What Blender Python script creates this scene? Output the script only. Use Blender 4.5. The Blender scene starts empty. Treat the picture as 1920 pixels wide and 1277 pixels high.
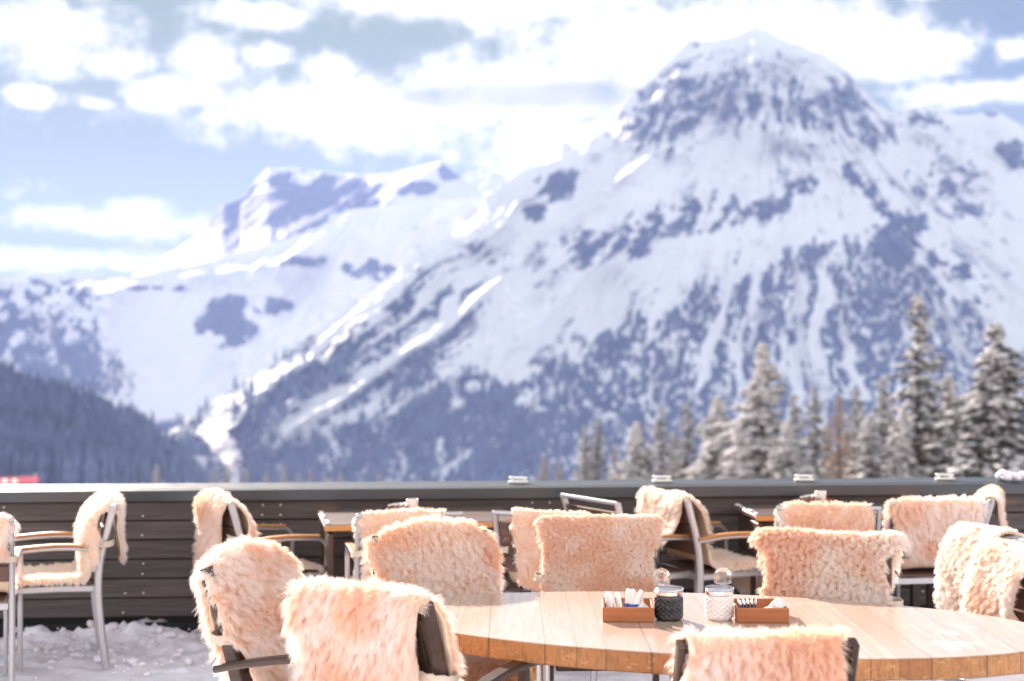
import bpy, math, random
import numpy as np
from mathutils import Vector, Matrix

sc = bpy.context.scene
COL = sc.collection
R = math.radians
F, CX, HY, CH = 2667.0, 960.0, 650.0, 1.73        # focal length in photo pixels, centre column, horizon row, eye height

# ------------------------------------------------------------------ camera, sky, sun, exposure
cam = bpy.data.cameras.new('camera')
cam.lens, cam.sensor_width = 50.0, 36.0
cam.clip_start, cam.clip_end = 0.1, 40000.0
cam.dof.use_dof = True
cam.dof.focus_distance = 5.35
cam.dof.aperture_fstop = 2.1
cam_o = bpy.data.objects.new('camera', cam)
COL.objects.link(cam_o)
cam_o.location = (0, 0, CH)
cam_o.rotation_euler = (R(90) + math.atan((HY - 638.5) / F), 0, 0)
sc.camera = cam_o

SUN_AZ, SUN_EL = R(-27), R(23)                     # azimuth clockwise from the view direction
sun = bpy.data.lights.new('sun', 'SUN')
sun.energy, sun.angle, sun.color = 4.6, R(0.53), (1.0, 0.85, 0.745)
sun_o = bpy.data.objects.new('sun', sun)
COL.objects.link(sun_o)
sd = Vector((math.sin(SUN_AZ) * math.cos(SUN_EL), math.cos(SUN_AZ) * math.cos(SUN_EL), math.sin(SUN_EL)))
sun_o.rotation_euler = sd.to_track_quat('Z', 'Y').to_euler()
sun_o.location = sd * 50

sc.view_settings.view_transform = 'Standard'
sc.view_settings.look = 'None'
sc.view_settings.exposure = 1.97
sc.view_settings.gamma = 1.0
sc.render.engine = 'CYCLES'
cy = sc.cycles
cy.use_denoising = True
try:
    cy.denoiser = 'OPENIMAGEDENOISE'
except Exception:
    pass
cy.max_bounces, cy.diffuse_bounces, cy.glossy_bounces, cy.transmission_bounces = 16, 10, 4, 10
cy.volume_bounces = 4
cy.transparent_max_bounces = 12
cy.caustics_reflective = cy.caustics_refractive = False
cy.sample_clamp_indirect = 6.0
sc.cycles_curves.shape = 'RIBBONS'

W = bpy.data.worlds.new('World')
sc.world = W
W.use_nodes = True


class NT:
    """tiny node-tree writer"""
    def __init__(s, tree):
        s.t = tree
        s.n = tree.nodes
        s.l = tree.links

    def node(s, typ, ins=None, **props):
        nd = s.n.new(typ)
        for k, v in props.items():
            setattr(nd, k, v)
        for k, v in (ins or {}).items():
            s.put(nd.inputs[k], v)
        return nd

    def put(s, sock, v):
        if isinstance(v, bpy.types.NodeSocket):
            s.l.new(v, sock)
        else:
            sock.default_value = v

    def m(s, op, a, b=0.0, c=None, clamp=False):
        nd = s.n.new('ShaderNodeMath')
        nd.operation = op
        nd.use_clamp = clamp
        s.put(nd.inputs[0], a)
        s.put(nd.inputs[1], b)
        if c is not None:
            s.put(nd.inputs[2], c)
        return nd.outputs[0]

    def step(s, v, a, b):
        nd = s.n.new('ShaderNodeMapRange')
        nd.interpolation_type = 'SMOOTHSTEP'
        s.put(nd.inputs['Value'], v)
        nd.inputs['From Min'].default_value = a
        nd.inputs['From Max'].default_value = b
        return nd.outputs['Result']

    def mix(s, f, a, b):
        nd = s.n.new('ShaderNodeMix')
        nd.data_type = 'RGBA'
        s.put(nd.inputs[0], f)
        s.put(nd.inputs[6], a)
        s.put(nd.inputs[7], b)
        return nd.outputs[2]

    def noise(s, vec, scale, detail=3.0, rough=0.55, dist=0.0, dim='3D'):
        nd = s.node('ShaderNodeTexNoise', {'Scale': scale, 'Detail': detail, 'Roughness': rough, 'Distortion': dist}, noise_dimensions=dim)
        if vec is not None:
            s.l.new(vec, nd.inputs['Vector'])
        return nd.outputs['Fac']

    def vec(s, x, y, z):
        nd = s.n.new('ShaderNodeCombineXYZ')
        for i, v in enumerate((x, y, z)):
            s.put(nd.inputs[i], v)
        return nd.outputs[0]

    def scale(s, vec, sx, sy, sz):
        nd = s.n.new('ShaderNodeVectorMath')
        nd.operation = 'MULTIPLY'
        s.l.new(vec, nd.inputs[0])
        nd.inputs[1].default_value = (sx, sy, sz)
        return nd.outputs[0]


def build_world():
    t = NT(W.node_tree)
    t.n.clear()
    out = t.node('ShaderNodeOutputWorld')
    bg = t.node('ShaderNodeBackground', {'Strength': 0.055})
    t.l.new(bg.outputs[0], out.inputs[0])
    sky = t.node('ShaderNodeTexSky', sky_type='NISHITA', sun_disc=False)
    sky.sun_elevation, sky.sun_rotation = SUN_EL, SUN_AZ
    sky.altitude, sky.air_density, sky.dust_density, sky.ozone_density = 1500, 1.0, 0.5, 1.2
    tc = t.node('ShaderNodeTexCoord')
    sep = t.node('ShaderNodeSeparateXYZ')
    t.l.new(tc.outputs['Generated'], sep.inputs[0])
    x, y, z = sep.outputs
    az = t.m('ARCTAN2', x, y)                       # radians clockwise from north (+Y)
    el = t.m('ARCSINE', z)
    # soft wobble of the cloud outlines
    v3 = t.vec(t.m('MULTIPLY', az, 1.0), t.m('MULTIPLY', el, 1.6), 0.0)
    n1 = t.noise(v3, 13.0, 7.0, 0.62)
    n2 = t.noise(t.vec(az, t.m('ADD', el, 5.0), 3.0), 52.0, 7.0, 0.68)
    edge = t.m('ADD', t.m('MULTIPLY', t.m('SUBTRACT', n1, 0.5), 2.1), t.m('MULTIPLY', t.m('SUBTRACT', n2, 0.5), 1.5))
    blobs = [(110, 90, 170, 78), (215, 130, 95, 42), (60, 205, 52, 22), (185, 212, 36, 14), (385, 115, 85, 62), (490, 110, 60, 26),
             (620, 130, 60, 34), (700, 215, 460, 78), (330, 190, 130, 45), (1000, 170, 330, 100), (900, -10, 520, 70), (1250, 90, 420, 130), (1050, 265, 260, 80),
             (480, 35, 130, 34), (1560, 110, 260, 75), (1700, 120, 160, 60), (1850, 195, 190, 28), (1905, 120, 42, 24), (1760, 8, 70, 16),
             (200, 425, 190, 34), (250, 405, 80, 30), (90, 490, 170, 28), (250, 500, 70, 16), (650, -90, 520, 60), (1500, -60, 500, 60)]
    fld = None
    for (px, py, rx, ry) in blobs:
        a0, e0 = math.atan((px - CX) / F), math.atan((HY - py) / F)
        u = t.m('MULTIPLY', t.m('SUBTRACT', az, a0), F / rx)
        v = t.m('MULTIPLY', t.m('SUBTRACT', el, e0), F / ry)
        d = t.m('SQRT', t.m('ADD', t.m('MULTIPLY', u, u), t.m('MULTIPLY', v, v)))
        g = t.m('SUBTRACT', 0.93, d)
        fld = g if fld is None else t.m('SMOOTH_MAX', fld, g, 0.05)
    # bright cloud cover out of view, added to light the camera-facing sides
    elsewhere = t.m('SUBTRACT', t.noise(t.scale(tc.outputs['Generated'], 1, 1, 2.2), 2.6, 6.0, 0.6), t.m('ADD', 0.40, t.m('MULTIPLY', t.step(y, 0.2, 0.75), 0.6)))
    fld = t.m('MAXIMUM', fld, elsewhere)
    dens = t.step(t.m('ADD', fld, t.m('MULTIPLY', edge, 1.0)), -0.22, 0.58)
    # grey base of the big bank
    gx = t.m('MULTIPLY', t.m('SUBTRACT', az, math.atan((960 - CX) / F)), F / 330)
    gy = t.m('MULTIPLY', t.m('SUBTRACT', el, math.atan((HY - 178) / F)), F / 34)
    gd = t.m('ADD', t.m('MULTIPLY', gx, gx), t.m('MULTIPLY', gy, gy))
    gd = t.m('ADD', gd, t.m('MULTIPLY', t.m('SUBTRACT', n1, 0.5), 1.4))
    grey = t.m('SUBTRACT', 1.0, t.step(gd, 0.1, 1.0))
    bright = t.m('ADD', t.m('SUBTRACT', t.m('ADD', 4.2, t.m('MULTIPLY', n1, 4.0)), t.m('MULTIPLY', grey, 2.5)), t.m('MULTIPLY', t.step(y, 0.3, -0.4), 7.0))  # last term brightens the unseen clouds behind the camera as added fill light
    ccol = t.node('ShaderNodeMix', data_type='RGBA')
    white = t.node('ShaderNodeCombineColor')
    t.l.new(t.m('MULTIPLY', bright, 1.0), white.inputs[0])
    t.l.new(t.m('MULTIPLY', bright, 0.975), white.inputs[1])
    t.l.new(t.m('MULTIPLY', bright, 0.90), white.inputs[2])
    # clear sky pales towards the mountains
    pale = t.m('MULTIPLY', t.m('SUBTRACT', 1.0, t.step(el, 0.02, 0.30)), 0.35)
    lum = t.node('ShaderNodeHueSaturation', {'Hue': 0.507, 'Saturation': 0.85, 'Value': 0.95})
    t.l.new(sky.outputs[0], lum.inputs['Color'])
    dk = t.node('ShaderNodeMix', data_type='RGBA', blend_type='DARKEN')
    dk.inputs[0].default_value = 1.0
    t.l.new(lum.outputs[0], dk.inputs[6])
    dk.inputs[7].default_value = (1.46, 1.90, 1.45, 1)
    deep = t.m('MULTIPLY', t.step(az, 0.14, 0.40), t.step(el, 0.08, 0.20))
    deep = t.m('MULTIPLY', deep, t.step(y, 0.3, 0.7))
    c1 = t.mix(pale, dk.outputs[2], (2.1, 2.4, 1.5, 1))
    clear = t.mix(deep, c1, (0.65, 1.1, 1.4, 1))
    t.l.new(t.mix(dens, clear, white.outputs[0]), bg.inputs[0])


build_world()

# ------------------------------------------------------------------ helpers
def P(px, py, D):
    return Vector(((px - CX) / F * D, D, CH - (py - HY) / F * D))


def tag(o, label=None, cat=None, group=None, kind=None):
    if label: o['label'] = label
    if cat: o['category'] = cat
    if group: o['group'] = group
    if kind: o['kind'] = kind
    return o


def empty(name, loc, rz=0.0, label=None, cat=None, group=None):
    o = bpy.data.objects.new(name, None)
    o.empty_display_size = 0.1
    COL.objects.link(o)
    o.location = loc
    o.rotation_euler = (0, 0, rz)
    return tag(o, label, cat, group)


def np_mesh(name, V, faces, mat, parent=None, smooth=True, loc=None, rz=0.0, attrs=None):
    """V (n,3); faces: array (m,3|4) or list of lists"""
    me = bpy.data.meshes.new(name)
    V = np.asarray(V, dtype=np.float32)
    if isinstance(faces, np.ndarray):
        m, k = faces.shape
        me.vertices.add(len(V))
        me.vertices.foreach_set('co', V.ravel())
        me.loops.add(m * k)
        me.loops.foreach_set('vertex_index', faces.astype(np.int32).ravel())
        me.polygons.add(m)
        me.polygons.foreach_set('loop_start', np.arange(0, m * k, k, dtype=np.int32))
        me.polygons.foreach_set('loop_total', np.full(m, k, dtype=np.int32))
        me.update(calc_edges=True)
        me.validate()
    else:
        me.from_pydata([tuple(v) for v in V], [], faces)
        me.update()
    for an, av in (attrs or {}).items():
        a = me.attributes.new(an, 'FLOAT', 'POINT')
        a.data.foreach_set('value', np.asarray(av, dtype=np.float32).ravel())
    me.polygons.foreach_set('use_smooth', np.full(len(me.polygons), smooth))
    if mat: me.materials.append(mat)
    o = bpy.data.objects.new(name, me)
    COL.objects.link(o)
    if parent is not None: o.parent = parent
    if loc is not None: o.location = loc
    if rz: o.rotation_euler = (0, 0, rz)
    return o


class MB:
    def __init__(s):
        s.v, s.f = [], []

    def add(s, vs, fs):
        b = len(s.v)
        s.v += [tuple(v) for v in vs]
        s.f += [[b + i for i in f] for f in fs]

    def box(s, c, d, M=None, ch=0.0):
        c = Vector(c)
        x, y, z = d[0] / 2, d[1] / 2, d[2] / 2
        if ch <= 0:
            vs = [Vector((a, b, e)) for e in (-z, z) for a, b in ((-x, -y), (x, -y), (x, y), (-x, y))]
            fs = [[3, 2, 1, 0], [4, 5, 6, 7], [0, 1, 5, 4], [1, 2, 6, 5], [2, 3, 7, 6], [3, 0, 4, 7]]
        else:
            vs, fs = [], []
            def ring(zz, i):
                a, b = x - i, y - i
                k = min(ch, a * .5, b * .5)
                return [Vector(p) for p in ((-a + k, -b, zz), (a - k, -b, zz), (a, -b + k, zz), (a, b - k, zz), (a - k, b, zz), (-a + k, b, zz), (-a, b - k, zz), (-a, -b + k, zz))]
            for zz, i in ((-z, ch), (-z + ch, 0), (z - ch, 0), (z, ch)):
                vs += ring(zz, i)
            for q in range(3):
                for k in range(8):
                    fs.append([q * 8 + k, q * 8 + (k + 1) % 8, q * 8 + 8 + (k + 1) % 8, q * 8 + 8 + k])
            fs.append(list(range(7, -1, -1)))
            fs.append(list(range(24, 32)))
        if M is not None: vs = [M @ v for v in vs]
        s.add([v + c for v in vs], fs)
        return s

    def sweep(s, pts, w, t, side=(1, 0, 0), ch=0.3):
        """flat bar of width w (along side) and thickness t following pts"""
        pts = [Vector(p) for p in pts]
        side = Vector(side).normalized()
        n = len(pts)
        vs = []
        c = min(w, t) * ch
        for i, p in enumerate(pts):
            tg = (pts[min(i + 1, n - 1)] - pts[max(i - 1, 0)]).normalized()
            nn = tg.cross(side)
            nn = nn.normalized() if nn.length > 1e-6 else Vector((0, 0, 1))
            ss = nn.cross(tg).normalized()
            a, b = w / 2, t / 2
            for u, v in ((-a + c, -b), (a - c, -b), (a, -b + c), (a, b - c), (a - c, b), (-a + c, b), (-a, b - c), (-a, -b + c)):
                vs.append(p + ss * u + nn * v)
        fs = []
        for i in range(n - 1):
            for k in range(8):
                fs.append([i * 8 + k, i * 8 + (k + 1) % 8, i * 8 + 8 + (k + 1) % 8, i * 8 + 8 + k])
        fs.append(list(range(7, -1, -1)))
        fs.append([(n - 1) * 8 + k for k in range(8)])
        s.add(vs, fs)
        return s

    def tube(s, pts, r, n=12):
        pts = [Vector(p) for p in pts]
        rs = r if isinstance(r, (list, tuple)) else [r] * len(pts)
        vs, fs = [], []
        for i, p in enumerate(pts):
            tg = (pts[min(i + 1, len(pts) - 1)] - pts[max(i - 1, 0)]).normalized()
            a = tg.orthogonal().normalized() if i == 0 else (a - tg * a.dot(tg)).normalized()
            b = tg.cross(a)
            for k in range(n):
                q = 2 * math.pi * k / n
                vs.append(p + (a * math.cos(q) + b * math.sin(q)) * rs[i])
        for i in range(len(pts) - 1):
            for k in range(n):
                fs.append([i * n + k, i * n + (k + 1) % n, i * n + n + (k + 1) % n, i * n + n + k])
        fs.append(list(range(n - 1, -1, -1)))
        fs.append([(len(pts) - 1) * n + k for k in range(n)])
        s.add(vs, fs)
        return s

    def lathe(s, prof, n=32, c=(0, 0, 0), rad=None):
        vs, fs = [], []
        c = Vector(c)
        for j, (r, z) in enumerate(prof):
            for k in range(n):
                q = 2 * math.pi * k / n
                rr = r if rad is None else rad(r, z, q)
                vs.append(c + Vector((rr * math.cos(q), rr * math.sin(q), z)))
        for j in range(len(prof) - 1):
            for k in range(n):
                fs.append([j * n + k, j * n + (k + 1) % n, j * n + n + (k + 1) % n, j * n + n + k])
        if prof[0][0] > 1e-6: fs.append(list(range(n - 1, -1, -1)))
        if prof[-1][0] > 1e-6: fs.append([(len(prof) - 1) * n + k for k in range(n)])
        s.add(vs, fs)
        return s

    def build(s, name, mat, parent=None, smooth=False, loc=None, rz=0.0):
        o = np_mesh(name, np.array(s.v), s.f, mat, parent, smooth, loc, rz)
        return o


def smooth_path(pts, n=4):
    """Catmull-Rom through pts"""
    pts = [Vector(p) for p in pts]
    out = []
    for i in range(len(pts) - 1):
        p0, p1, p2, p3 = pts[max(i - 1, 0)], pts[i], pts[i + 1], pts[min(i + 2, len(pts) - 1)]
        for k in range(n):
            t = k / n
            out.append(0.5 * ((2 * p1) + (p2 - p0) * t + (2 * p0 - 5 * p1 + 4 * p2 - p3) * t * t + (3 * p1 - p0 - 3 * p2 + p3) * t ** 3))
    out.append(pts[-1])
    return out


def hash2(ix, iy, seed):
    h = (ix.astype(np.int64) * 374761393 + iy.astype(np.int64) * 668265263 + seed * 1442695041) & 0x7fffffff
    h = ((h ^ (h >> 13)) * 1274126177) & 0x7fffffff
    h = ((h ^ (h >> 16)) * 668265263) & 0x7fffffff
    return ((h ^ (h >> 15)) & 0xffff) / 65535.0


def vnoise(x, y, seed=0):
    x, y = np.asarray(x, float), np.asarray(y, float)
    ix, iy = np.floor(x), np.floor(y)
    fx, fy = x - ix, y - iy
    fx, fy = fx * fx * fx * (fx * (fx * 6 - 15) + 10), fy * fy * fy * (fy * (fy * 6 - 15) + 10)
    ix, iy = ix.astype(np.int64), iy.astype(np.int64)
    a, b = hash2(ix, iy, seed), hash2(ix + 1, iy, seed)
    c, d = hash2(ix, iy + 1, seed), hash2(ix + 1, iy + 1, seed)
    return (a * (1 - fx) + b * fx) * (1 - fy) + (c * (1 - fx) + d * fx) * fy


def fbm(x, y, o=4, seed=0, g=0.5):
    s, a, t = 0, 1.0, 0
    for k in range(o):
        s = s + a * vnoise(x * 2 ** k + 17.3 * k, y * 2 ** k - 9.1 * k, seed + k)
        t += a
        a *= g
    return s / t


def ridged(x, y, o=4, seed=0):
    s, a, t = 0, 1.0, 0
    for k in range(o):
        s = s + a * (1 - np.abs(2 * vnoise(x * 2 ** k + 5.7 * k, y * 2 ** k + 3.3 * k, seed + k) - 1))
        t += a
        a *= 0.5
    return s / t


def sstep(v, a, b):
    t = np.clip((v - a) / (b - a), 0, 1)
    return t * t * (3 - 2 * t)


def grid_faces(nu, nv):
    i = np.arange(nu - 1)[:, None] * nv + np.arange(nv - 1)[None, :]
    return np.stack([i, i + nv, i + nv + 1, i + 1], -1).reshape(-1, 4)


# ------------------------------------------------------------------ materials
MATS = {}


def material(name, fn):
    m = bpy.data.materials.new(name)
    m.use_nodes = True
    t = NT(m.node_tree)
    t.n.clear()
    out = t.node('ShaderNodeOutputMaterial')
    fn(t, out)
    MATS[name] = m
    return m


def pbsdf(t, out, **k):
    b = t.node('ShaderNodeBsdfPrincipled')
    for kk, v in k.items():
        t.put(b.inputs[kk.replace('_', ' ')], v)
    t.l.new(b.outputs[0], out.inputs['Surface'])
    return b


def bump(t, b, h, strength=0.3, dist=0.002):
    bp = t.node('ShaderNodeBump', {'Strength': strength, 'Distance': dist})
    t.l.new(h, bp.inputs['Height'])
    t.l.new(bp.outputs[0], b.inputs['Normal'])


def wood_fn(c0, c1, axis, rough=0.5, scale=1.0, coat=0.0, bstr=0.3):
    def fn(t, out):
        tc = t.node('ShaderNodeTexCoord')
        s = [34 * scale] * 3
        s[axis] = 2.2 * scale
        v = t.scale(tc.outputs['Object'], *s)
        n = t.noise(v, 1.0, 5, 0.6, 0.6)
        n2 = t.noise(tc.outputs['Object'], 5 * scale, 3, 0.5)
        fac = t.m('ADD', t.m('MULTIPLY', t.step(n, 0.3, 0.7), 0.7), t.m('MULTIPLY', t.step(n2, 0.3, 0.7), 0.3))
        col = t.mix(fac, (*c0, 1), (*c1, 1))
        b = pbsdf(t, out, Base_Color=col, Roughness=t.m('ADD', rough, t.m('MULTIPLY', t.m('SUBTRACT', n2, 0.5), 0.3)))
        if coat: b.inputs['Coat Weight'].default_value = coat
        bump(t, b, n, bstr, 0.0015)
    return fn


def metal_fn(col, rough, metallic=1.0, nscale=40):
    def fn(t, out):
        tc = t.node('ShaderNodeTexCoord')
        n = t.noise(tc.outputs['Object'], nscale, 3, 0.6)
        c = t.mix(n, tuple(x * .88 for x in col) + (1,), tuple(min(1, x * 1.08) for x in col) + (1,))
        pbsdf(t, out, Base_Color=c, Roughness=t.m('ADD', rough, t.m('MULTIPLY', t.m('SUBTRACT', n, 0.5), 0.2)), Metallic=metallic)
    return fn


def plain_fn(col, rough, var=0.15, nscale=60, metallic=0.0, bstr=0.0):
    def fn(t, out):
        tc = t.node('ShaderNodeTexCoord')
        n = t.noise(tc.outputs['Object'], nscale, 3, 0.6)
        c = t.mix(n, tuple(x * (1 - var) for x in col) + (1,), tuple(min(1, x * (1 + var)) for x in col) + (1,))
        b = pbsdf(t, out, Base_Color=c, Roughness=rough, Metallic=metallic)
        if bstr: bump(t, b, n, bstr, 0.003)
    return fn


def snow_fn(t, out):
    tc = t.node('ShaderNodeTexCoord')
    n = t.noise(tc.outputs['Object'], 55, 5, 0.65)
    n2 = t.noise(tc.outputs['Object'], 4.0, 4, 0.6)
    c = t.mix(t.step(n2, 0.4, 0.75), (0.90, 0.87, 0.94, 1), (0.80, 0.74, 0.78, 1))
    b = pbsdf(t, out, Base_Color=c, Roughness=0.75)
    b.inputs['Subsurface Weight'].default_value = 0.0
    bump(t, b, n, 0.6, 0.012)


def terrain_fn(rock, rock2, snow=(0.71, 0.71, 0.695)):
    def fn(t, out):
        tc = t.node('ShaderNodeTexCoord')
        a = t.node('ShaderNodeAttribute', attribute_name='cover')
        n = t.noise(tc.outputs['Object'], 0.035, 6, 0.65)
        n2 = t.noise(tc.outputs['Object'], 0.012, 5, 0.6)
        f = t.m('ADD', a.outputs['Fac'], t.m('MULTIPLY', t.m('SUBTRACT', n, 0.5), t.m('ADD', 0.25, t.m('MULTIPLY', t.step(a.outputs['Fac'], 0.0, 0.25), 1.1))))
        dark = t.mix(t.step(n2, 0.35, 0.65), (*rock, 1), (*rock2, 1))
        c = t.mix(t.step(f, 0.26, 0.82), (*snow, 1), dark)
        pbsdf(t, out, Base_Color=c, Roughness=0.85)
    return fn


def wool_fn(pale, peach):
    def fn(t, out):
        a = t.node('ShaderNodeAttribute', attribute_name='tint')
        hi = t.node('ShaderNodeHairInfo')
        tip = t.step(hi.outputs['Intercept'], 0.1, 1.0)
        f = t.m('SUBTRACT', a.outputs['Fac'], t.m('MULTIPLY', tip, 0.35), clamp=True)
        c = t.mix(f, (*pale, 1), (*peach, 1))
        d = t.node('ShaderNodeBsdfDiffuse')
        tr = t.node('ShaderNodeBsdfTranslucent')
        t.l.new(c, d.inputs[0])
        t.l.new(c, tr.inputs[0])
        mx = t.node('ShaderNodeMixShader', {0: 0.5})
        t.l.new(d.outputs[0], mx.inputs[1])
        t.l.new(tr.outputs[0], mx.inputs[2])
        t.l.new(mx.outputs[0], out.inputs['Surface'])
    return fn


def table_fn(t, out):
    tc = t.node('ShaderNodeTexCoord')
    sep = t.node('ShaderNodeSeparateXYZ')
    t.l.new(tc.outputs['Object'], sep.inputs[0])
    x, y, z = sep.outputs
    # planks of uneven width running front to back
    pos = t.m('ADD', t.m('DIVIDE', x, 0.128), t.m('MULTIPLY', t.m('SINE', t.m('MULTIPLY', x, 13.0)), 0.26))
    idx = t.m('FLOOR', pos)
    fr = t.m('FRACT', pos)
    wn = t.node('ShaderNodeTexWhiteNoise', noise_dimensions='1D')
    t.l.new(idx, wn.inputs['W'])
    seam = t.m('LESS_THAN', t.m('MINIMUM', fr, t.m('SUBTRACT', 1.0, fr)), 0.014)
    v = t.vec(t.m('MULTIPLY', x, 42), t.m('ADD', t.m('MULTIPLY', y, 3.0), t.m('MULTIPLY', idx, 7.7)), t.m('MULTIPLY', z, 42))
    g = t.noise(v, 1.0, 5, 0.62, 0.8)
    base = t.mix(wn.outputs['Value'], (0.53, 0.365, 0.295, 1), (0.61, 0.45, 0.375, 1))
    col = t.mix(t.step(g, 0.35, 0.75), base, (0.49, 0.33, 0.255, 1))
    col = t.mix(t.m('MULTIPLY', seam, 0.45), col, (0.08, 0.045, 0.03, 1))
    # dried water marks with ragged outlines
    st = t.noise(t.scale(tc.outputs['Object'], 1.0, 1.7, 1.0), 2.3, 5, 0.6, 0.4)
    stain = t.step(st, 0.60, 0.625)
    col = t.mix(t.m('MULTIPLY', stain, 0.4), col, (0.66, 0.60, 0.55, 1))
    rough = t.m('ADD', t.m('SUBTRACT', 0.27, t.m('MULTIPLY', stain, 0.12)), t.m('MULTIPLY', t.m('SUBTRACT', g, 0.5), 0.2))
    b = pbsdf(t, out, Base_Color=col, Roughness=rough)
    b.inputs['Coat Weight'].default_value = 0.35
    b.inputs['Coat Roughness'].default_value = 0.16
    b.inputs['Coat IOR'].default_value = 1.6
    bump(t, b, t.m('SUBTRACT', g, t.m('MULTIPLY', seam, 3.0)), 0.12, 0.001)


def tableedge_fn(t, out):
    tc = t.node('ShaderNodeTexCoord')
    sep = t.node('ShaderNodeSeparateXYZ')
    t.l.new(tc.outputs['Object'], sep.inputs[0])
    x, y, z = sep.outputs
    pos = t.m('ADD', t.m('DIVIDE', x, 0.128), t.m('MULTIPLY', t.m('SINE', t.m('MULTIPLY', x, 13.0)), 0.26))
    idx = t.m('FLOOR', pos)
    fr = t.m('FRACT', pos)
    wn = t.node('ShaderNodeTexWhiteNoise', noise_dimensions='1D')
    t.l.new(idx, wn.inputs['W'])
    seam = t.m('LESS_THAN', t.m('MINIMUM', fr, t.m('SUBTRACT', 1.0, fr)), 0.022)
    g = t.noise(t.vec(t.m('MULTIPLY', x, 90), t.m('MULTIPLY', y, 90), t.m('MULTIPLY', z, 22)), 1.0, 4, 0.7, 0.2)
    g2 = t.noise(t.vec(t.m('MULTIPLY', x, 22), t.m('MULTIPLY', y, 22), t.m('MULTIPLY', z, 40)), 1.0, 4, 0.6, 0.2)
    base = t.mix(wn.outputs['Value'], (0.36, 0.15, 0.045, 1), (0.48, 0.225, 0.08, 1))
    col = t.mix(t.step(g, 0.45, 0.75), base, (0.20, 0.085, 0.03, 1))
    col = t.mix(t.step(g2, 0.56, 0.72), col, (0.60, 0.33, 0.13, 1))
    col = t.mix(t.m('MULTIPLY', seam, 0.55), col, (0.05, 0.025, 0.015, 1))
    b = pbsdf(t, out, Base_Color=col, Roughness=0.5)
    bump(t, b, g, 0.3, 0.002)


def glass_fn(col=(1, 1, 1), rough=0.02):
    def fn(t, out):
        g = t.node('ShaderNodeBsdfGlass', {'Color': (*col, 1), 'Roughness': rough, 'IOR': 1.48})
        tr = t.node('ShaderNodeBsdfTransparent', {'Color': (*col, 1)})
        mx = t.node('ShaderNodeMixShader', {0: 0.6})
        t.l.new(g.outputs[0], mx.inputs[1])
        t.l.new(tr.outputs[0], mx.inputs[2])
        t.l.new(mx.outputs[0], out.inputs['Surface'])
    return fn


material('silver_metal', metal_fn((0.50, 0.49, 0.50), 0.45, 0.75))
material('slat_wood', wood_fn((0.085, 0.042, 0.030), (0.17, 0.088, 0.062), 0, 0.45, 1.0))
material('arm_wood', wood_fn((0.42, 0.18, 0.055), (0.55, 0.26, 0.09), 1, 0.4, 1.0))
material('dark_wood', wood_fn((0.035, 0.020, 0.015), (0.075, 0.042, 0.028), 1, 0.38, 1.0))
material('wall_wood', wood_fn((0.045, 0.036, 0.034), (0.105, 0.082, 0.074), 0, 0.75, 0.6, 0, 0.5))
material('wall_base', plain_fn((0.012, 0.012, 0.013), 0.8))
material('cap_metal', metal_fn((0.065, 0.075, 0.085), 0.35, 0.5, 9))
material('steel', metal_fn((0.62, 0.60, 0.58), 0.25, 1.0))
material('brass', metal_fn((0.55, 0.36, 0.14), 0.35, 1.0, 80))
material('hide', plain_fn((0.78, 0.58, 0.42), 0.9, 0.12, 18, 0, 0.4))
material('strap_cloth', plain_fn((0.62, 0.52, 0.42), 0.9, 0.1, 70, 0, 0.5))
material('wool', wool_fn((0.97, 0.915, 0.87), (0.93, 0.70, 0.53)))
material('wool_pale', wool_fn((0.96, 0.91, 0.86), (0.92, 0.74, 0.60)))
material('tabletop', table_fn)
material('tabletop_edge', tableedge_fn)
material('tray_wood', wood_fn((0.33, 0.105, 0.035), (0.45, 0.165, 0.06), 0, 0.4, 1.2))
material('glass', glass_fn())
material('smoked_glass', plain_fn((0.07, 0.07, 0.075), 0.10, 0.3, 90, 0.55))
material('sugar_white', plain_fn((0.82, 0.80, 0.78), 0.5, 0.06, 120))
material('chrome', metal_fn((0.75, 0.74, 0.73), 0.12, 1.0))
material('paper', plain_fn((0.84, 0.83, 0.82), 0.8, 0.06, 60))
material('blue_print', plain_fn((0.05, 0.12, 0.45), 0.6))
material('navy_print', plain_fn((0.03, 0.04, 0.10), 0.5))
material('brown_paper', plain_fn((0.48, 0.27, 0.15), 0.7))
material('snow', snow_fn)
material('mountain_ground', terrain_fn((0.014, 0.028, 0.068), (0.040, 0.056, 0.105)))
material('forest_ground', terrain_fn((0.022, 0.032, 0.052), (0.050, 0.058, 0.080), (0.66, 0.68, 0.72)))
material('needles', plain_fn((0.042, 0.044, 0.036), 0.8, 0.45, 2.0))
material('larch_twigs', plain_fn((0.33, 0.245, 0.185), 0.8, 0.3, 2.0))
material('tree_snow', plain_fn((0.60, 0.585, 0.58), 0.8, 0.06, 3.0))
material('bark', plain_fn((0.075, 0.055, 0.042), 0.9, 0.3, 6.0))
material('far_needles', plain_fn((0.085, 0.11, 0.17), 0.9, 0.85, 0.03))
material('red_paint', plain_fn((0.50, 0.10, 0.13), 0.6))
material('white_paint', plain_fn((0.80, 0.79, 0.76), 0.5, 0.05))

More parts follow.
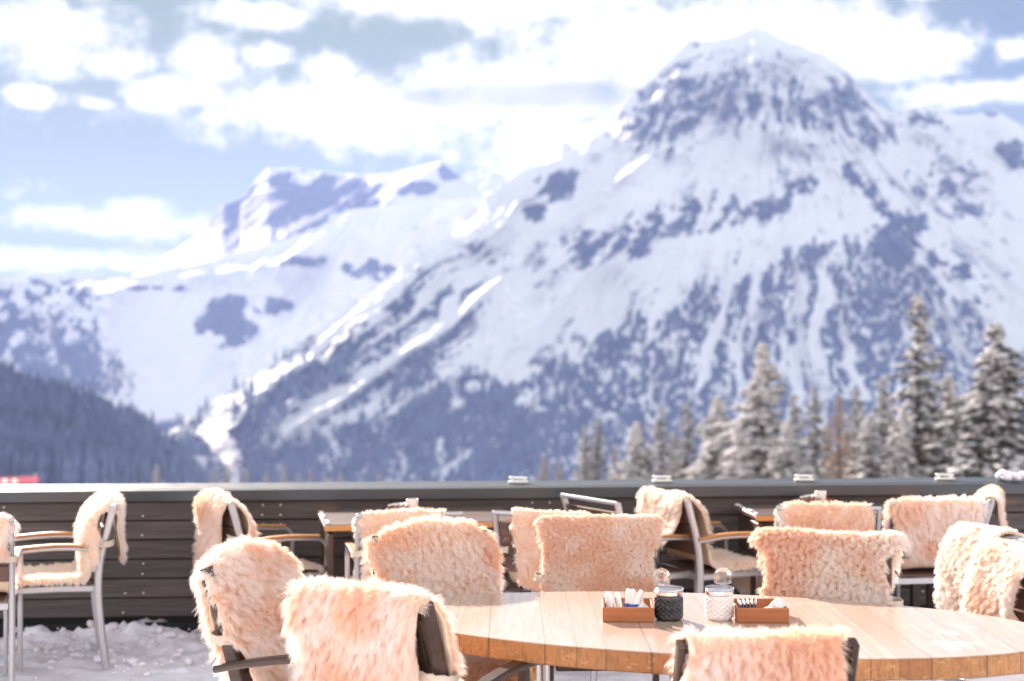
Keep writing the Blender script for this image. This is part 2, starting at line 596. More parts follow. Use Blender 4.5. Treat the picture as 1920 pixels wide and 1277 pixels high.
# ------------------------------------------------------------------ mountains and valley (height sheets seen across the valley)
def poly_d(px, py, pts):
    """signed distance (positive below/right of the line) and position along a polyline, in photo-pixel units on the slope"""
    best = np.full(px.shape, 1e9)
    sg = np.zeros(px.shape)
    al = np.zeros(px.shape)
    for k in range(len(pts) - 1):
        ax, ay = pts[k]
        bx, by = pts[k + 1]
        dx, dy = bx - ax, by - ay
        L2 = dx * dx + dy * dy
        t = np.clip(((px - ax) * dx + (py - ay) * dy) / L2, 0, 1)
        qx, qy = px - ax - t * dx, py - ay - t * dy
        d = np.hypot(qx, qy)
        m = d < best
        best = np.where(m, d, best)
        sg = np.where(m, np.sign(dx * qy - dy * qx), sg)
        al = np.where(m, (k + t) / (len(pts) - 1), al)
    return best * sg, al


def sheet(name, mat, sky, base, px0, px1, step, rows, back, relief, cover, k=1.0, jag=0.0, seed=0, jagw=14.0):
    cols = np.arange(px0, px1 + step, step)
    sx = np.array([s[0] for s in sky], float)
    spy = np.interp(cols, sx, [s[1] for s in sky])
    sD = np.interp(cols, sx, [s[2] for s in sky])
    spy = spy + jag * (fbm(cols / jagw, cols * 0 + seed, 4, seed) - 0.5) * 2
    bpy_ = np.interp(cols, [b[0] for b in base], [b[1] for b in base])
    bD = np.interp(cols, [b[0] for b in base], [b[2] for b in base])
    t = np.linspace(0, 1, rows)
    py = bpy_[:, None] + (spy - bpy_)[:, None] * t[None, :]
    D = bD[:, None] + (sD - bD)[:, None] * (t ** k)[None, :]
    px = np.repeat(cols[:, None], rows, 1)
    edge = sstep(t, 1.0, 0.93)[None, :]
    rel = relief(px, py) * (0.25 + 0.75 * edge)
    cov = cover(px, py)
    D = D * (1 - rel)
    X = (px - CX) / F * D
    Z = CH - (py - HY) / F * D
    Y = D.copy()
    # far side falls away behind the crest
    bx, by, bz, bc = [], [], [], []
    for q in (1, 2, 3, 4):
        dd = back * q / 4
        Yb = Y[:, -1] + dd
        bx.append((cols - CX) / F * Yb)
        by.append(Yb)
        bz.append(Z[:, -1] - dd * (0.35 + 0.12 * q))
        bc.append(cov[:, -1])
    X = np.concatenate([X, np.array(bx).T], 1)
    Y = np.concatenate([Y, np.array(by).T], 1)
    Z = np.concatenate([Z, np.array(bz).T], 1)
    cov = np.concatenate([cov, np.array(bc).T], 1)
    Z = np.maximum(Z, -235.0)
    V = np.stack([X, Y, Z], -1).reshape(-1, 3)
    o = np_mesh(name, V, grid_faces(X.shape[0], X.shape[1]), mat, attrs={'cover': cov.ravel()})
    return tag(o, kind='structure')


def gauss(px, py, cx, cy_, rx, ry):
    return np.exp(-(((px - cx) / rx) ** 2 + ((py - cy_) / ry) ** 2))


# --- the main peak
SKY1 = [(240, 850, 1700), (330, 800, 1850), (400, 748, 2000), (500, 690, 2100), (600, 612, 2250), (700, 542, 2400), (760, 492, 2500), (830, 440, 2600), (900, 376, 2700),
        (940, 345, 2750), (985, 318, 2820), (1050, 297, 2900), (1110, 258, 2960), (1150, 235, 3000), (1163, 205, 3020), (1180, 180, 3050), (1230, 135, 3110), (1262, 105, 3150), (1290, 77, 3180), (1340, 74, 3200),
        (1380, 66, 3210), (1400, 55, 3215), (1416, 49, 3215), (1434, 56, 3215), (1460, 72, 3215), (1500, 84, 3210), (1548, 103, 3210), (1590, 132, 3210), (1612, 160, 3220), (1640, 192, 3230), (1672, 208, 3250),
        (1705, 206, 3290), (1730, 197, 3300), (1762, 203, 3300), (1800, 217, 3310), (1835, 215, 3330), (1868, 205, 3340), (1895, 222, 3350), (1930, 245, 3350), (2050, 330, 3350), (2300, 420, 3350), (2700, 560, 3300)]
BASE1 = [(240, 985, 1600), (900, 985, 1650), (2700, 985, 1700)]
SPUR1 = [(1262, 268), (1170, 330), (1040, 420), (965, 492), (850, 595), (700, 700), (610, 768), (530, 805)]
SPUR2 = [(1010, 345), (960, 395), (850, 480), (740, 570), (640, 640)]
SPUR3 = [(700, 560), (560, 680), (430, 765), (330, 812)]
SPUR4 = [(900, 560), (760, 650), (640, 700), (540, 745), (470, 775)]
SPUR5 = [(960, 640), (820, 720), (700, 770), (620, 800)]
CLIFF = [(1590, 318), (1650, 385), (1705, 445), (1760, 490), (1830, 520)]


def fan(px, py):
    w = (fbm(px / 130, py / 130, 3, 3) - 0.5) * 45
    th = np.arctan2(px - 1470 + w, py - 180 + 60)
    rho = np.hypot(px - 1470, py - 180)
    return th, rho


def flow_left(px, py):
    # runs along the big left-hand shoulder
    u = (px * 0.585 + py * 0.81)
    v = (px * 0.81 - py * 0.585)
    return u + (fbm(px / 90, py / 90, 3, 8) - 0.5) * 50, v


def side(px, py):
    return sstep(px + (py - 500) * 0.55, 1010, 900)      # 1 on the left shoulder


def relief1(px, py):
    th, rho = fan(px, py)
    u, v = flow_left(px, py)
    lf = side(px, py)
    streakL = ridged(u / 48, v / 420, 5, 21) - 0.62
    streakR = ridged(th * 13, rho / 520, 5, 31) - 0.62
    top = sstep(py, 420, 250)
    r = 0.050 * (lf * streakL + (1 - lf) * 0.9 * streakR * (0.35 + 0.65 * sstep(py, 420, 560)))
    r = r + 0.030 * (fbm(px / 60, py / 60, 6, 41, 0.58) - 0.5) + top * 0.055 * (ridged(px / 75 + py / 160, py / 75 - px / 300, 5, 51) - 0.6)
    for pts, A, w in ((SPUR1, 0.022, 34), (SPUR2, 0.012, 26), (SPUR3, 0.014, 26), (SPUR4, 0.014, 24), (SPUR5, 0.014, 24), ([(1416, 150), (1440, 220), (1400, 300), (1330, 420)], 0.03, 60), ([(1590, 140), (1620, 300), (1720, 420)], 0.022, 60)):
        d, al = poly_d(px, py, pts)
        r = r + A * np.exp(-np.abs(d) / w)
    return r * sstep(py, 40, 100)


def cover1(px, py):
    th, rho = fan(px, py)
    u, v = flow_left(px, py)
    n = fbm(px / 19 + py / 60, py / 17, 6, 61, 0.68)
    nb = fbm(px / 60, py / 60, 4, 63)
    sd = side(px, py)
    th2 = np.arctan2(px - 1425 + (nb - .5) * 60, py + 40)
    rho2 = np.hypot(px - 1425, py + 40)
    rib2 = fbm(th2 * 26, rho2 / 55, 6, 64, 0.66)           # ribs falling from the summit
    ribR = fbm(th * 34, rho / 75, 6, 66, 0.64)             # fine ribs of the fan
    ribL = fbm(u / 11, v / 70, 6, 67, 0.64)                # fine ribs of the left shoulder
    fine = ribL * sd + (1 - sd) * (ribR * sstep(py, 330, 480) + rib2 * (1 - sstep(py, 330, 480)))
    c = np.zeros(px.shape)
    # craggy summit block
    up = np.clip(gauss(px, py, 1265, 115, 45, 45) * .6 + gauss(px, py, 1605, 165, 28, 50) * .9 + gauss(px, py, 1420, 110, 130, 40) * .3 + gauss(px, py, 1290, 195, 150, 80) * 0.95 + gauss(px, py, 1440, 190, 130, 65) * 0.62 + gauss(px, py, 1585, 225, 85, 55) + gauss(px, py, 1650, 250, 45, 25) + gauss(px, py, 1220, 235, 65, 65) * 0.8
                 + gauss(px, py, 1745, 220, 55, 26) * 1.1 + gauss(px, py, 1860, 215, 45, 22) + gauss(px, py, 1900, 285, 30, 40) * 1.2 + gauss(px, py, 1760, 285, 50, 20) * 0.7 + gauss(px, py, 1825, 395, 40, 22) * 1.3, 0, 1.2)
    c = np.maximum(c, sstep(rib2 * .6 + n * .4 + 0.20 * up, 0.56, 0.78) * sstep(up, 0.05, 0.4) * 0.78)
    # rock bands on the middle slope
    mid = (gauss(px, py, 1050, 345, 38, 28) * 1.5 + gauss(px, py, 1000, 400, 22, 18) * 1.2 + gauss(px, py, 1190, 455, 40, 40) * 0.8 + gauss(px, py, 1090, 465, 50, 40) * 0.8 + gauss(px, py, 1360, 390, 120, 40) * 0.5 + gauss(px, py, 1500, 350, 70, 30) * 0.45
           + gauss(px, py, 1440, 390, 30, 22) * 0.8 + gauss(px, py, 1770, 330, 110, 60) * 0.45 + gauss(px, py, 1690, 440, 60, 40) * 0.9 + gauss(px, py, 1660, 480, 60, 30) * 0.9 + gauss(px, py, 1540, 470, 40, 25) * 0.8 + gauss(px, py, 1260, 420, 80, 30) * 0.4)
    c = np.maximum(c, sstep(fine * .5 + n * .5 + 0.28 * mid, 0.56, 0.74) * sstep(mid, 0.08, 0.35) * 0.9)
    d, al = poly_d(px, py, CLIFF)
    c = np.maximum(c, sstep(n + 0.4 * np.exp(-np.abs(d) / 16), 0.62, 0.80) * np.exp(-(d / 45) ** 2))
    # a dusting of stones and scrub along the fall lines nearly everywhere
    c = np.maximum(c, 0.38 * sstep(fine, 0.54, 0.68) * sstep(nb, 0.35, 0.6) * (1 - gauss(px, py, 1330, 500, 170, 45)) * sstep(py, 60, 110))
    ribM = fbm(th * 16, rho / 110, 5, 68, .6)
    c = np.maximum(c, 0.55 * sstep(ribM, 0.53, 0.66) * sstep(nb, 0.36, 0.58) * sstep(py, 240, 300) * (1 - gauss(px, py, 1330, 500, 150, 40)) * (1 - sd))
    # wooded fan at the foot, cut by avalanche gullies
    top_edge = np.interp(px, [880, 1000, 1150, 1230, 1330, 1400, 1470, 1560, 1650, 1720, 1790, 1850, 1900], [760, 690, 605, 560, 535, 500, 470, 445, 450, 500, 550, 600, 680])
    inside = sstep(py - top_edge + (nb - 0.5) * 120 + (ribR - .5) * 160, -15, 30)
    gul = ridged(th * 15, rho / 1100, 3, 71)
    big = fbm(th * 7, rho / 500, 3, 72)
    woods = inside * sstep(ribR * 1.25 + (0.70 - gul) * 1.1 + (big - .5) * .5 + 0.06 * sstep(py, 720, 860), 0.30, 0.56)
    spot = sstep(fbm(px / 9, py / 12, 4, 74, .6), .36, .54)
    c = np.maximum(c, woods * (.42 + .58 * spot) * (1 - sd))
    # streaked left shoulder
    st = ridged(u / 40, v / 700, 4, 81)
    ls = sstep(py - np.interp(px, [240, 330, 500, 700, 900, 1100], [800, 785, 675, 535, 440, 420]) + (ribL - .5) * 60, -10, 50) * sd
    bands = sstep(ribL * 1.1 + (0.70 - st) * 0.9 + 0.25 * (nb - 0.5) + 0.06 * sstep(py, 560, 720), 0.46, 0.72)
    d1, al = poly_d(px, py, SPUR1)
    c = np.maximum(c, ls * bands * (.5 + .5 * spot) * sstep(np.abs(d1), 4, 16))
    # dense forest low down
    fe = np.interp(px, [240, 330, 460, 560, 640, 720, 800, 880, 960, 1010, 1040, 1100], [810, 825, 815, 815, 795, 765, 730, 700, 705, 770, 830, 960])
    fo = sstep(py - fe + (nb - 0.5) * 70, -8, 30) * sstep(px, 1090, 1010)
    holes = sstep(fbm(px / 34, py / 50, 5, 91, .6), 0.52, 0.66) * 0.62
    c = np.maximum(c, fo * (0.80 - holes))
    # open snow of the valley meadow
    for cx, cy_, rx, ry in ((385, 868, 55, 15), (350, 806, 26, 6), (560, 806, 45, 7), (640, 786, 50, 9), (690, 768, 24, 10), (885, 725, 16, 12)):
        c = c * (1 - sstep(gauss(px, py, cx, cy_, rx, ry) + (n - 0.5) * 0.5, 0.35, 0.6))
    return c


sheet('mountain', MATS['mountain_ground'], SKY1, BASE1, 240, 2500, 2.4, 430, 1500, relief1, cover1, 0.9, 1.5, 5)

# --- the range behind on the left
SKY2 = [(-400, 560, 5400), (100, 560, 5400), (230, 530, 5400), (285, 490, 5400), (330, 468, 5400), (372, 440, 5450), (400, 405, 5500), (418, 384, 5500), (450, 372, 5550), (475, 345, 5600), (503, 314, 5600), (560, 316, 5650), (620, 324, 5700), (690, 329, 5700),
        (730, 325, 5700), (775, 315, 5700), (828, 302, 5700), (842, 315, 5700), (858, 331, 5750), (900, 318, 5900), (950, 328, 5900), (1010, 318, 5900), (1038, 285, 5900), (1052, 266, 5900), (1066, 268, 5900), (1090, 300, 5900), (1300, 330, 5900), (2500, 420, 5900)]
BASE2 = [(-400, 640, 4300), (300, 640, 4300), (700, 560, 4300), (2500, 560, 4300)]


def relief2(px, py):
    u = px * 0.6 + py * 0.8
    v = px * 0.8 - py * 0.6
    r = 0.028 * (ridged(u / 70, v / 220, 5, 101) - 0.6) + 0.02 * (fbm(px / 60, py / 60, 4, 103) - 0.5)
    d, al = poly_d(px, py, [(660, 385), (600, 415), (540, 440), (470, 470), (390, 492), (300, 510)])
    r = r + 0.016 * np.exp(-np.abs(d) / 30)
    d, al = poly_d(px, py, [(828, 306), (760, 350), (700, 400), (620, 440)])
    r = r + 0.010 * np.exp(-np.abs(d) / 34)
    return r


def cover2(px, py):
    n = fbm(px / 30 + py / 60, py / 26, 5, 111, 0.6)
    m = gauss(px, py, 540, 385, 120, 52) + gauss(px, py, 430, 430, 50, 45) * 0.8 + gauss(px, py, 640, 365, 70, 22) * 1.1 + gauss(px, py, 780, 352, 32, 12) * 1.2 + gauss(px, py, 845, 322, 18, 14) * 1.3 + gauss(px, py, 330, 500, 40, 12) * 0.8
    return np.maximum(sstep(n + 0.40 * m, 0.46, 0.70) * sstep(m, 0.05, 0.35) * 0.9, .34 * sstep(n, .52, .68))


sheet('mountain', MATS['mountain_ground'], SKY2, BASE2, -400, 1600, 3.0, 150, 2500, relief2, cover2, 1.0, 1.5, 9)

# --- the nearer shoulder and snow bowl on the left
SKY3 = [(-500, 520, 3900), (-60, 528, 3900), (0, 522, 3900), (55, 512, 3900), (95, 509, 3900), (140, 515, 3900), (185, 520, 3900), (230, 520, 3950), (270, 515, 4000), (330, 503, 4100), (400, 487, 4200), (450, 470, 4200), (520, 455, 4200), (600, 425, 4250), (660, 392, 4300), (720, 385, 4300), (780, 378, 4300), (860, 372, 4300), (960, 370, 4300), (1200, 420, 4300)]
BASE3 = [(-500, 960, 3150), (200, 960, 3150), (420, 930, 3300), (1200, 900, 3400)]
FLOOR3 = [(640, 605), (560, 660), (430, 725), (300, 760), (150, 775)]


def relief3(px, py):
    r = 0.040 * (ridged((px * 0.75 + py * 0.66) / 70, (px * 0.66 - py * 0.75) / 260, 5, 121) - 0.6) + 0.022 * (fbm(px / 80, py / 80, 4, 123) - 0.5)
    d, al = poly_d(px, py, [(215, 540), (200, 600), (190, 680), (150, 740)])
    r = r + 0.045 * np.exp(-np.abs(d) / 45)
    for pts in ([(520, 495), (430, 510), (330, 520), (200, 545)], [(660, 400), (560, 470), (470, 530)], [(640, 470), (610, 540), (580, 600)]):
        d, al = poly_d(px, py, pts)
        r = r + 0.020 * np.exp(-np.abs(d) / 18)
    bowl = gauss(px, py, 310, 620, 90, 80)
    return r * (1 - 0.75 * bowl) * sstep(py, 760, 690)


def cover3(px, py):
    n = fbm(px / 24 + py / 50, py / 22 - px / 60, 5, 131, 0.6)
    n2 = fbm(px / 13, py / 16, 4, 133, 0.6)
    left = sstep(px + (py - 560) * 0.12 + (n - 0.5) * 130, 240, 170)
    c = left * sstep(n2 * 0.6 + n * 0.6 + 0.10 * sstep(py, 560, 700), 0.50, 0.70) * sstep(py, 510, 530) * 0.9
    low = sstep(px + (n2 - 0.5) * 170 + (n - .5) * 60, 275, 205) * sstep(px, 60, 120) * sstep(py + (n2 - 0.5) * 90, 640, 690) * sstep(py + (px - 150) * -0.15, 748, 725)
    c = np.maximum(c, low * (.45 + .5 * sstep(n2, .38, .55)))
    m = gauss(px, py, 425, 600, 50, 42) * 1.25 + gauss(px, py, 520, 575, 40, 16) + gauss(px, py, 300, 540, 60, 8) * .7 + gauss(px, py, 700, 500, 60, 25) * 0.9 + gauss(px, py, 560, 490, 50, 12) * 0.7
    c = np.maximum(c, sstep(n + 0.36 * m, 0.58, 0.78) * sstep(m, 0.08, 0.35) * 0.9)
    c = np.maximum(c, .34 * sstep(n, .54, .70) * (1 - gauss(px, py, 320, 630, 90, 80)))
    c = np.maximum(c, sstep(py, 775, 800) * 0.9)
    return c


sheet('mountain', MATS['mountain_ground'], SKY3, BASE3, -500, 1200, 2.6, 260, 1200, relief3, cover3, 0.8, 1.5, 15)

# --- wooded hill at the far left, close side of the valley
SKY4 = [(-700, 600, 1000), (-200, 660, 1000), (0, 716, 1000), (60, 742, 1000), (150, 768, 1020), (250, 806, 1050), (310, 852, 1080), (355, 898, 1100), (420, 950, 1100), (520, 990, 1100)]
BASE4 = [(-700, 1000, 560), (520, 1010, 560)]
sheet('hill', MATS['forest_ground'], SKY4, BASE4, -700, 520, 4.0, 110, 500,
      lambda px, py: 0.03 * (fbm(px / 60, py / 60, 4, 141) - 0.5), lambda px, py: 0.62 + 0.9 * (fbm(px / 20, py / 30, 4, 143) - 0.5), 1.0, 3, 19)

# --- snow slope falling away in front of the terrace and rising behind the camera
def outer_slope():
    az = np.concatenate([np.linspace(-180, -27, 40), np.linspace(-25, 25, 81), np.linspace(27, 180, 40)])
    rr = np.concatenate([np.array([9.6, 11, 13, 16, 20]), np.geomspace(25, 1500, 60)])
    A, RR = np.meshgrid(np.radians(az), rr, indexing='ij')
    X, Y = np.sin(A) * RR, np.cos(A) * RR
    down = sstep(np.cos(A), -0.35, 0.45)
    front = -1.2 - 0.105 * (RR - 9)
    rear = -0.25 + 0.16 * np.clip(RR - 12, 0, 400)  # unseen rise behind the camera, added to bounce sunlight onto the chairs
    Z = front * down + rear * (1 - down) + (fbm(X / 14, Y / 14, 4, 151) - 0.5) * np.minimum(RR * 0.02, 2.0)
    V = np.stack([X, Y, Z], -1).reshape(-1, 3)
    o = np_mesh('snow_slope', V, grid_faces(len(az), len(rr)), MATS['snow'])
    tag(o, kind='structure')


outer_slope()

# ------------------------------------------------------------------ terrace: floor, wall, snow
WALL_YAW = math.atan2(0.5, 6.3)
WO = Vector((0.09, 8.75, 0.0))                       # a point at the foot of the planks


def wall_y(x):
    return WO.y + (x - WO.x) * math.tan(WALL_YAW)


def terrace():
    xs = np.concatenate([np.arange(-9, -3.6, 0.3), np.arange(-3.6, 4.0, 0.025), np.arange(4.0, 9.01, 0.3)])
    vs_ = np.concatenate([np.arange(-6, 4.2, 0.4), np.arange(4.2, 6.4, 0.05), np.arange(6.4, 9.4, 0.02)])
    X, Y = np.meshgrid(xs, vs_, indexing='ij')
    dw = (WO.y + (X - WO.x) * math.tan(WALL_YAW)) - Y
    rough = fbm(X * 5, Y * 5, 5, 201, 0.6)
    lump = ridged(X * 7, Y * 7, 4, 203)
    heap = np.exp(-np.clip(dw, 0, 9) / 0.38)
    Z = (rough - 0.5) * 0.045 + heap * (0.0 + 0.07 * sstep(fbm(X * 2.2, Y * 2.2, 4, 205), 0.35, 0.68) * (0.4 + lump * 0.8)) + 0.02 * sstep(lump, 0.62, 0.85) * np.exp(-np.clip(dw, 0, 9) / 1.1)
    Z = Z + (ridged(X * 11, Y * 11, 3, 207) - .55) * .075 * np.exp(-np.clip(dw, 0, 9) / .55) + (fbm(X * 16, Y * 16, 3, 209) - .5) * .035 * np.exp(-np.clip(dw, 0, 9) / 1.6)
    Z = Z - 0.012
    V = np.stack([X, Y, Z], -1).reshape(-1, 3)
    o = np_mesh('terrace_floor', V, grid_faces(len(xs), len(vs_)), MATS['snow'])
    tag(o, kind='structure')
    # crumbled snow kicked against the wall: too many crumbs to count
    rng = random.Random(4)
    mb = MB()
    for k in range(1500):
        x = rng.uniform(-3.4, 3.6)
        dd = abs(rng.gauss(0, 0.50)) + 0.04
        y = wall_y(x) - dd
        r = 0.005 + 0.028 * rng.random() ** 4
        z = 0.10 * math.exp(-dd / 0.3) * rng.random() + r * 0.3 - 0.004
        n = 7
        ph = [rng.uniform(0.7, 1.25) for _ in range(40)]
        prof = [(0.0, -0.8), (0.75, -0.5), (1.0, 0.05), (0.72, 0.55), (0.0, 0.85)]
        sx, sy, sz = rng.uniform(.8, 1.4), rng.uniform(.8, 1.3), rng.uniform(.6, 1.0)
        vs, fs = [], []
        for j, (pr, pz) in enumerate(prof):
            for q in range(n):
                a = 2 * math.pi * q / n
                w = ph[(j * n + q) % 40]
                vs.append((x + r * sx * pr * w * math.cos(a), y + r * sy * pr * w * math.sin(a), z + r * sz * pz * (0.8 + 0.25 * w)))
        for j in range(len(prof) - 1):
            for q in range(n):
                fs.append([j * n + q, j * n + (q + 1) % n, j * n + n + (q + 1) % n, j * n + n + q])
        mb.add(vs, fs)
    o = mb.build('snow', MATS['snow'], smooth=True)
    tag(o, kind='stuff')


terrace()


def plank_fn(t, out):
    tc = t.node('ShaderNodeTexCoord')
    sep = t.node('ShaderNodeSeparateXYZ')
    t.l.new(tc.outputs['Object'], sep.inputs[0])
    x, y, z = sep.outputs
    idx = t.m('FLOOR', t.m('DIVIDE', t.m('SUBTRACT', z, 0.105), 0.1155))
    wn = t.node('ShaderNodeTexWhiteNoise', noise_dimensions='1D')
    t.l.new(idx, wn.inputs['W'])
    v = t.vec(t.m('ADD', t.m('MULTIPLY', x, 1.6), t.m('MULTIPLY', idx, 13.7)), t.m('MULTIPLY', y, 10), t.m('MULTIPLY', z, 38))
    g = t.noise(v, 1.0, 6, 0.62, 1.2)
    n2 = t.noise(t.vec(t.m('ADD', x, t.m('MULTIPLY', idx, 3.1)), y, t.m('MULTIPLY', z, 2.0)), 1.8, 4, 0.6)
    kn = t.node('ShaderNodeTexVoronoi', {'Scale': 1.0})
    t.l.new(t.vec(t.m('ADD', t.m('MULTIPLY', x, 3.0), t.m('MULTIPLY', idx, 5.3)), 0.0, t.m('MULTIPLY', z, 6.5)), kn.inputs['Vector'])
    knot = t.m('SUBTRACT', 1.0, t.step(kn.outputs['Distance'], 0.05, 0.13))
    c = t.mix(t.step(g, 0.3, 0.72), (0.060, 0.049, 0.047, 1), (0.135, 0.108, 0.098, 1))
    c = t.mix(t.m('MULTIPLY', wn.outputs['Value'], 0.5), c, (0.045, 0.036, 0.034, 1))
    warm = t.m('MULTIPLY', t.step(n2, 0.55, 0.72), t.step(z, 0.70, 0.74))
    c = t.mix(warm, c, (0.20, 0.10, 0.055, 1))
    c = t.mix(t.m('MULTIPLY', knot, 0.8), c, (0.020, 0.015, 0.014, 1))
    b = pbsdf(t, out, Base_Color=c, Roughness=0.72)
    bump(t, b, g, 0.5, 0.003)


material('plank_wood', plank_fn)


def build_wall():
    root = empty('terrace_wall', WO, WALL_YAW, 'low dark plank wall with a grey metal cap along the edge of the terrace', 'wall')
    L0, L1 = -6.0, 6.0
    mb = MB()
    rng = random.Random(3)
    ph = 0.1155
    cuts = [L0, -3.9, -0.83, 2.3, L1]
    nmat = []
    for k in range(6):
        z0 = 0.105 + k * ph
        for a, b in zip(cuts[:-1], cuts[1:]):
            off = rng.uniform(-.004, .004)
            M = Matrix.Rotation(R(-4.0), 3, 'X')
            mb.box(((a + b) / 2, off, z0 + ph / 2), (b - a - .004, .024, ph - .006), M, 0.004)
    nplank = len(mb.f)
    # screw heads in pairs
    x = L0 + 0.35
    while x < L1:
        for k in range(6):
            for dx in (-.055, .055):
                for dz in (.03, .09):
                    if rng.random() < 0.62:
                        mb.box((x + dx + rng.uniform(-.006, .006), -.0175, 0.105 + k * ph + dz), (.008, .012, .008))
        x += 0.82
    o = mb.build('planks', MATS['plank_wood'], root)
    o.data.materials.append(MATS['white_paint'])
    mi = np.zeros(len(o.data.polygons), dtype=np.int32)
    mi[nplank:] = 1
    o.data.polygons.foreach_set('material_index', mi)
    mb = MB()
    mb.box((0, .05, .42), (L1 - L0, .05, .90))
    mb.box((0, .005, .02), (L1 - L0, .03, .10))
    mb.build('backing_board', MATS['wall_base'], root)
    mb = MB()
    # folded sheet-metal cap, sloping a little towards the terrace
    prof = [(-.045, .803), (-.045, .862), (-.038, .866), (.29, .879), (.295, .875), (.295, .80)]
    vs, fs = [], []
    for i, (y, z) in enumerate(prof):
        for xx in (L0, L1): vs.append((xx, y, z))
        for xx in (L0, L1): vs.append((xx, y + (.004 if i < 3 else -.004), z - .004))
    for i in range(len(prof) - 1):
        a, b = i * 4, i * 4 + 4
        fs.append([a, a + 1, b + 1, b])
    mb.add([v for v in vs], fs)
    mb.build('cap', MATS['cap_metal'], root)
    return root


build_wall()
for px, lab in ((972, 'white two-bar clip on the wall cap above the bare slatted chair back'),
                (1241, 'white two-bar clip on the wall cap above the cream side-on sheepskin'),
                (1511, 'white two-bar clip on the wall cap above the right wall table'),
                (1783, 'rightmost of the four white two-bar clips on the wall cap')):
    x = (px - CX) / F * 9.0
    e = empty('wall_clip', (x, wall_y(x) + .16, 0.8735), WALL_YAW, lab, 'clip', 'white clips on the wall cap')
    mb = MB()
    mb.box((0, 0, .010), (.125, .035, .014), None, .003)
    mb.build('lower_bar', MATS['white_paint'], e)
    mb = MB()
    mb.box((.0, .01, .034), (.115, .03, .013), Matrix.Rotation(R(2), 3, 'Y'), .003)
    mb.box((-.04, .005, .0225), (.014, .014, .02))
    mb.box((.04, .005, .0225), (.014, .014, .02))
    mb.build('upper_bar', MATS['white_paint'], e)
x = (1912 - CX) / F * 8.9
mb = MB()
rng = random.Random(8)
for k in range(9):
    c = Vector((rng.uniform(-.06, .08), rng.uniform(-.05, .05), rng.uniform(.0, .03)))
    mb.lathe([(0.004, -.02), (.026, -.01), (.034, .008), (.02, .028), (.003, .034)], 9, c, lambda r, z, q: r * (1 + .22 * math.sin(3 * q + k)))
o = mb.build('snow_lump', MATS['snow'], smooth=True, loc=(x, wall_y(x) + .1, .885))
tag(o, 'small lump of snow on the wall cap at the right edge', 'snow lump')

# ------------------------------------------------------------------ chairs
CHAIR_GROUP = 'armchairs on the terrace'


def arm_curve(z0, y0, y1, zf):
    pts = [(y0, z0)]
    pts += [(y0 + (y1 - .09 - y0) * k / 5, z0 + (.014 * math.sin(math.pi * k / 5)) + .012 * k / 5) for k in range(1, 6)]
    zz = z0 + .012
    for k in range(1, 7):
        a = math.pi / 2 * k / 6
        pts.append((y1 - .07 + .07 * math.sin(a), zz - .07 + .07 * math.cos(a)))
    pts += [(y1 - .008, zz - .2), (y1 - .015, .30), (y1 - .012, 0.0)]
    return pts


def silver_chair(arms=True):
    e = empty('armchair' if arms else 'side_chair', (0, 0, 0))
    M, SW = MATS['silver_metal'], MATS['slat_wood']
    rear = [(-.250, 0), (-.228, .16), (-.212, .32), (-.207, .44), (-.213, .55), (-.232, .66), (-.258, .76), (-.288, .865)]
    rear = smooth_path([(0, y, z) for y, z in rear], 3)
    arm = arm_curve(.635, -.225, .275, 0)
    for s in (-1, 1):
        X = s * .262
        MB().sweep([(X, p.y, p.z) for p in rear], .028, .040, (1, 0, 0)).build('rear_leg', M, e)
        if not arms:
            MB().sweep([(X, .262, .0), (X, .256, .30), (X, .250, .452)], .028, .034, (1, 0, 0)).build('front_leg', M, e)
            continue
        a = MB().sweep([(X + s * .004, y, z) for y, z in arm], .028, .022, (1, 0, 0)).build('armrest', M, e)
        top = [(X + s * .004, y, z + .0165) for y, z in arm[:7]]
        MB().sweep(top, .044, .014, (1, 0, 0)).build('arm_pad', MATS['arm_wood'], a)
    mb = MB()
    for s in (-1, 1): mb.sweep([(s * .236, -.195, .428), (s * .236, 0.0, .436), (s * .236, .235, .436)], .022, .038, (1, 0, 0))
    mb.box((0, .247, .436), (.50, .022, .036), None, .004)
    mb.box((0, -.203, .428), (.492, .020, .036), None, .004)
    mb.build('seat_frame', M, e)
    mb = MB()
    for k in range(6): mb.box((0, -.155 + k * .071, .454), (.448, .060, .014), None, .003)
    mb.build('seat', SW, e)
    mb = MB()
    mb.box((0, -.2885, .868), (.552, .034, .022), Matrix.Rotation(R(-14), 3, 'X'), .004)
    mb.build('top_rail', M, e)
    mb = MB()
    for k in range(3):
        z = .595 + k * .092
        y = np.interp(z, [.55, .66, .76, .865], [-.213, -.232, -.258, -.288])
        mb.box((0, y, z), (.494, .014, .083), Matrix.Rotation(R(13), 3, 'X'), .003)
    mb.build('backrest', SW, e)
    return e


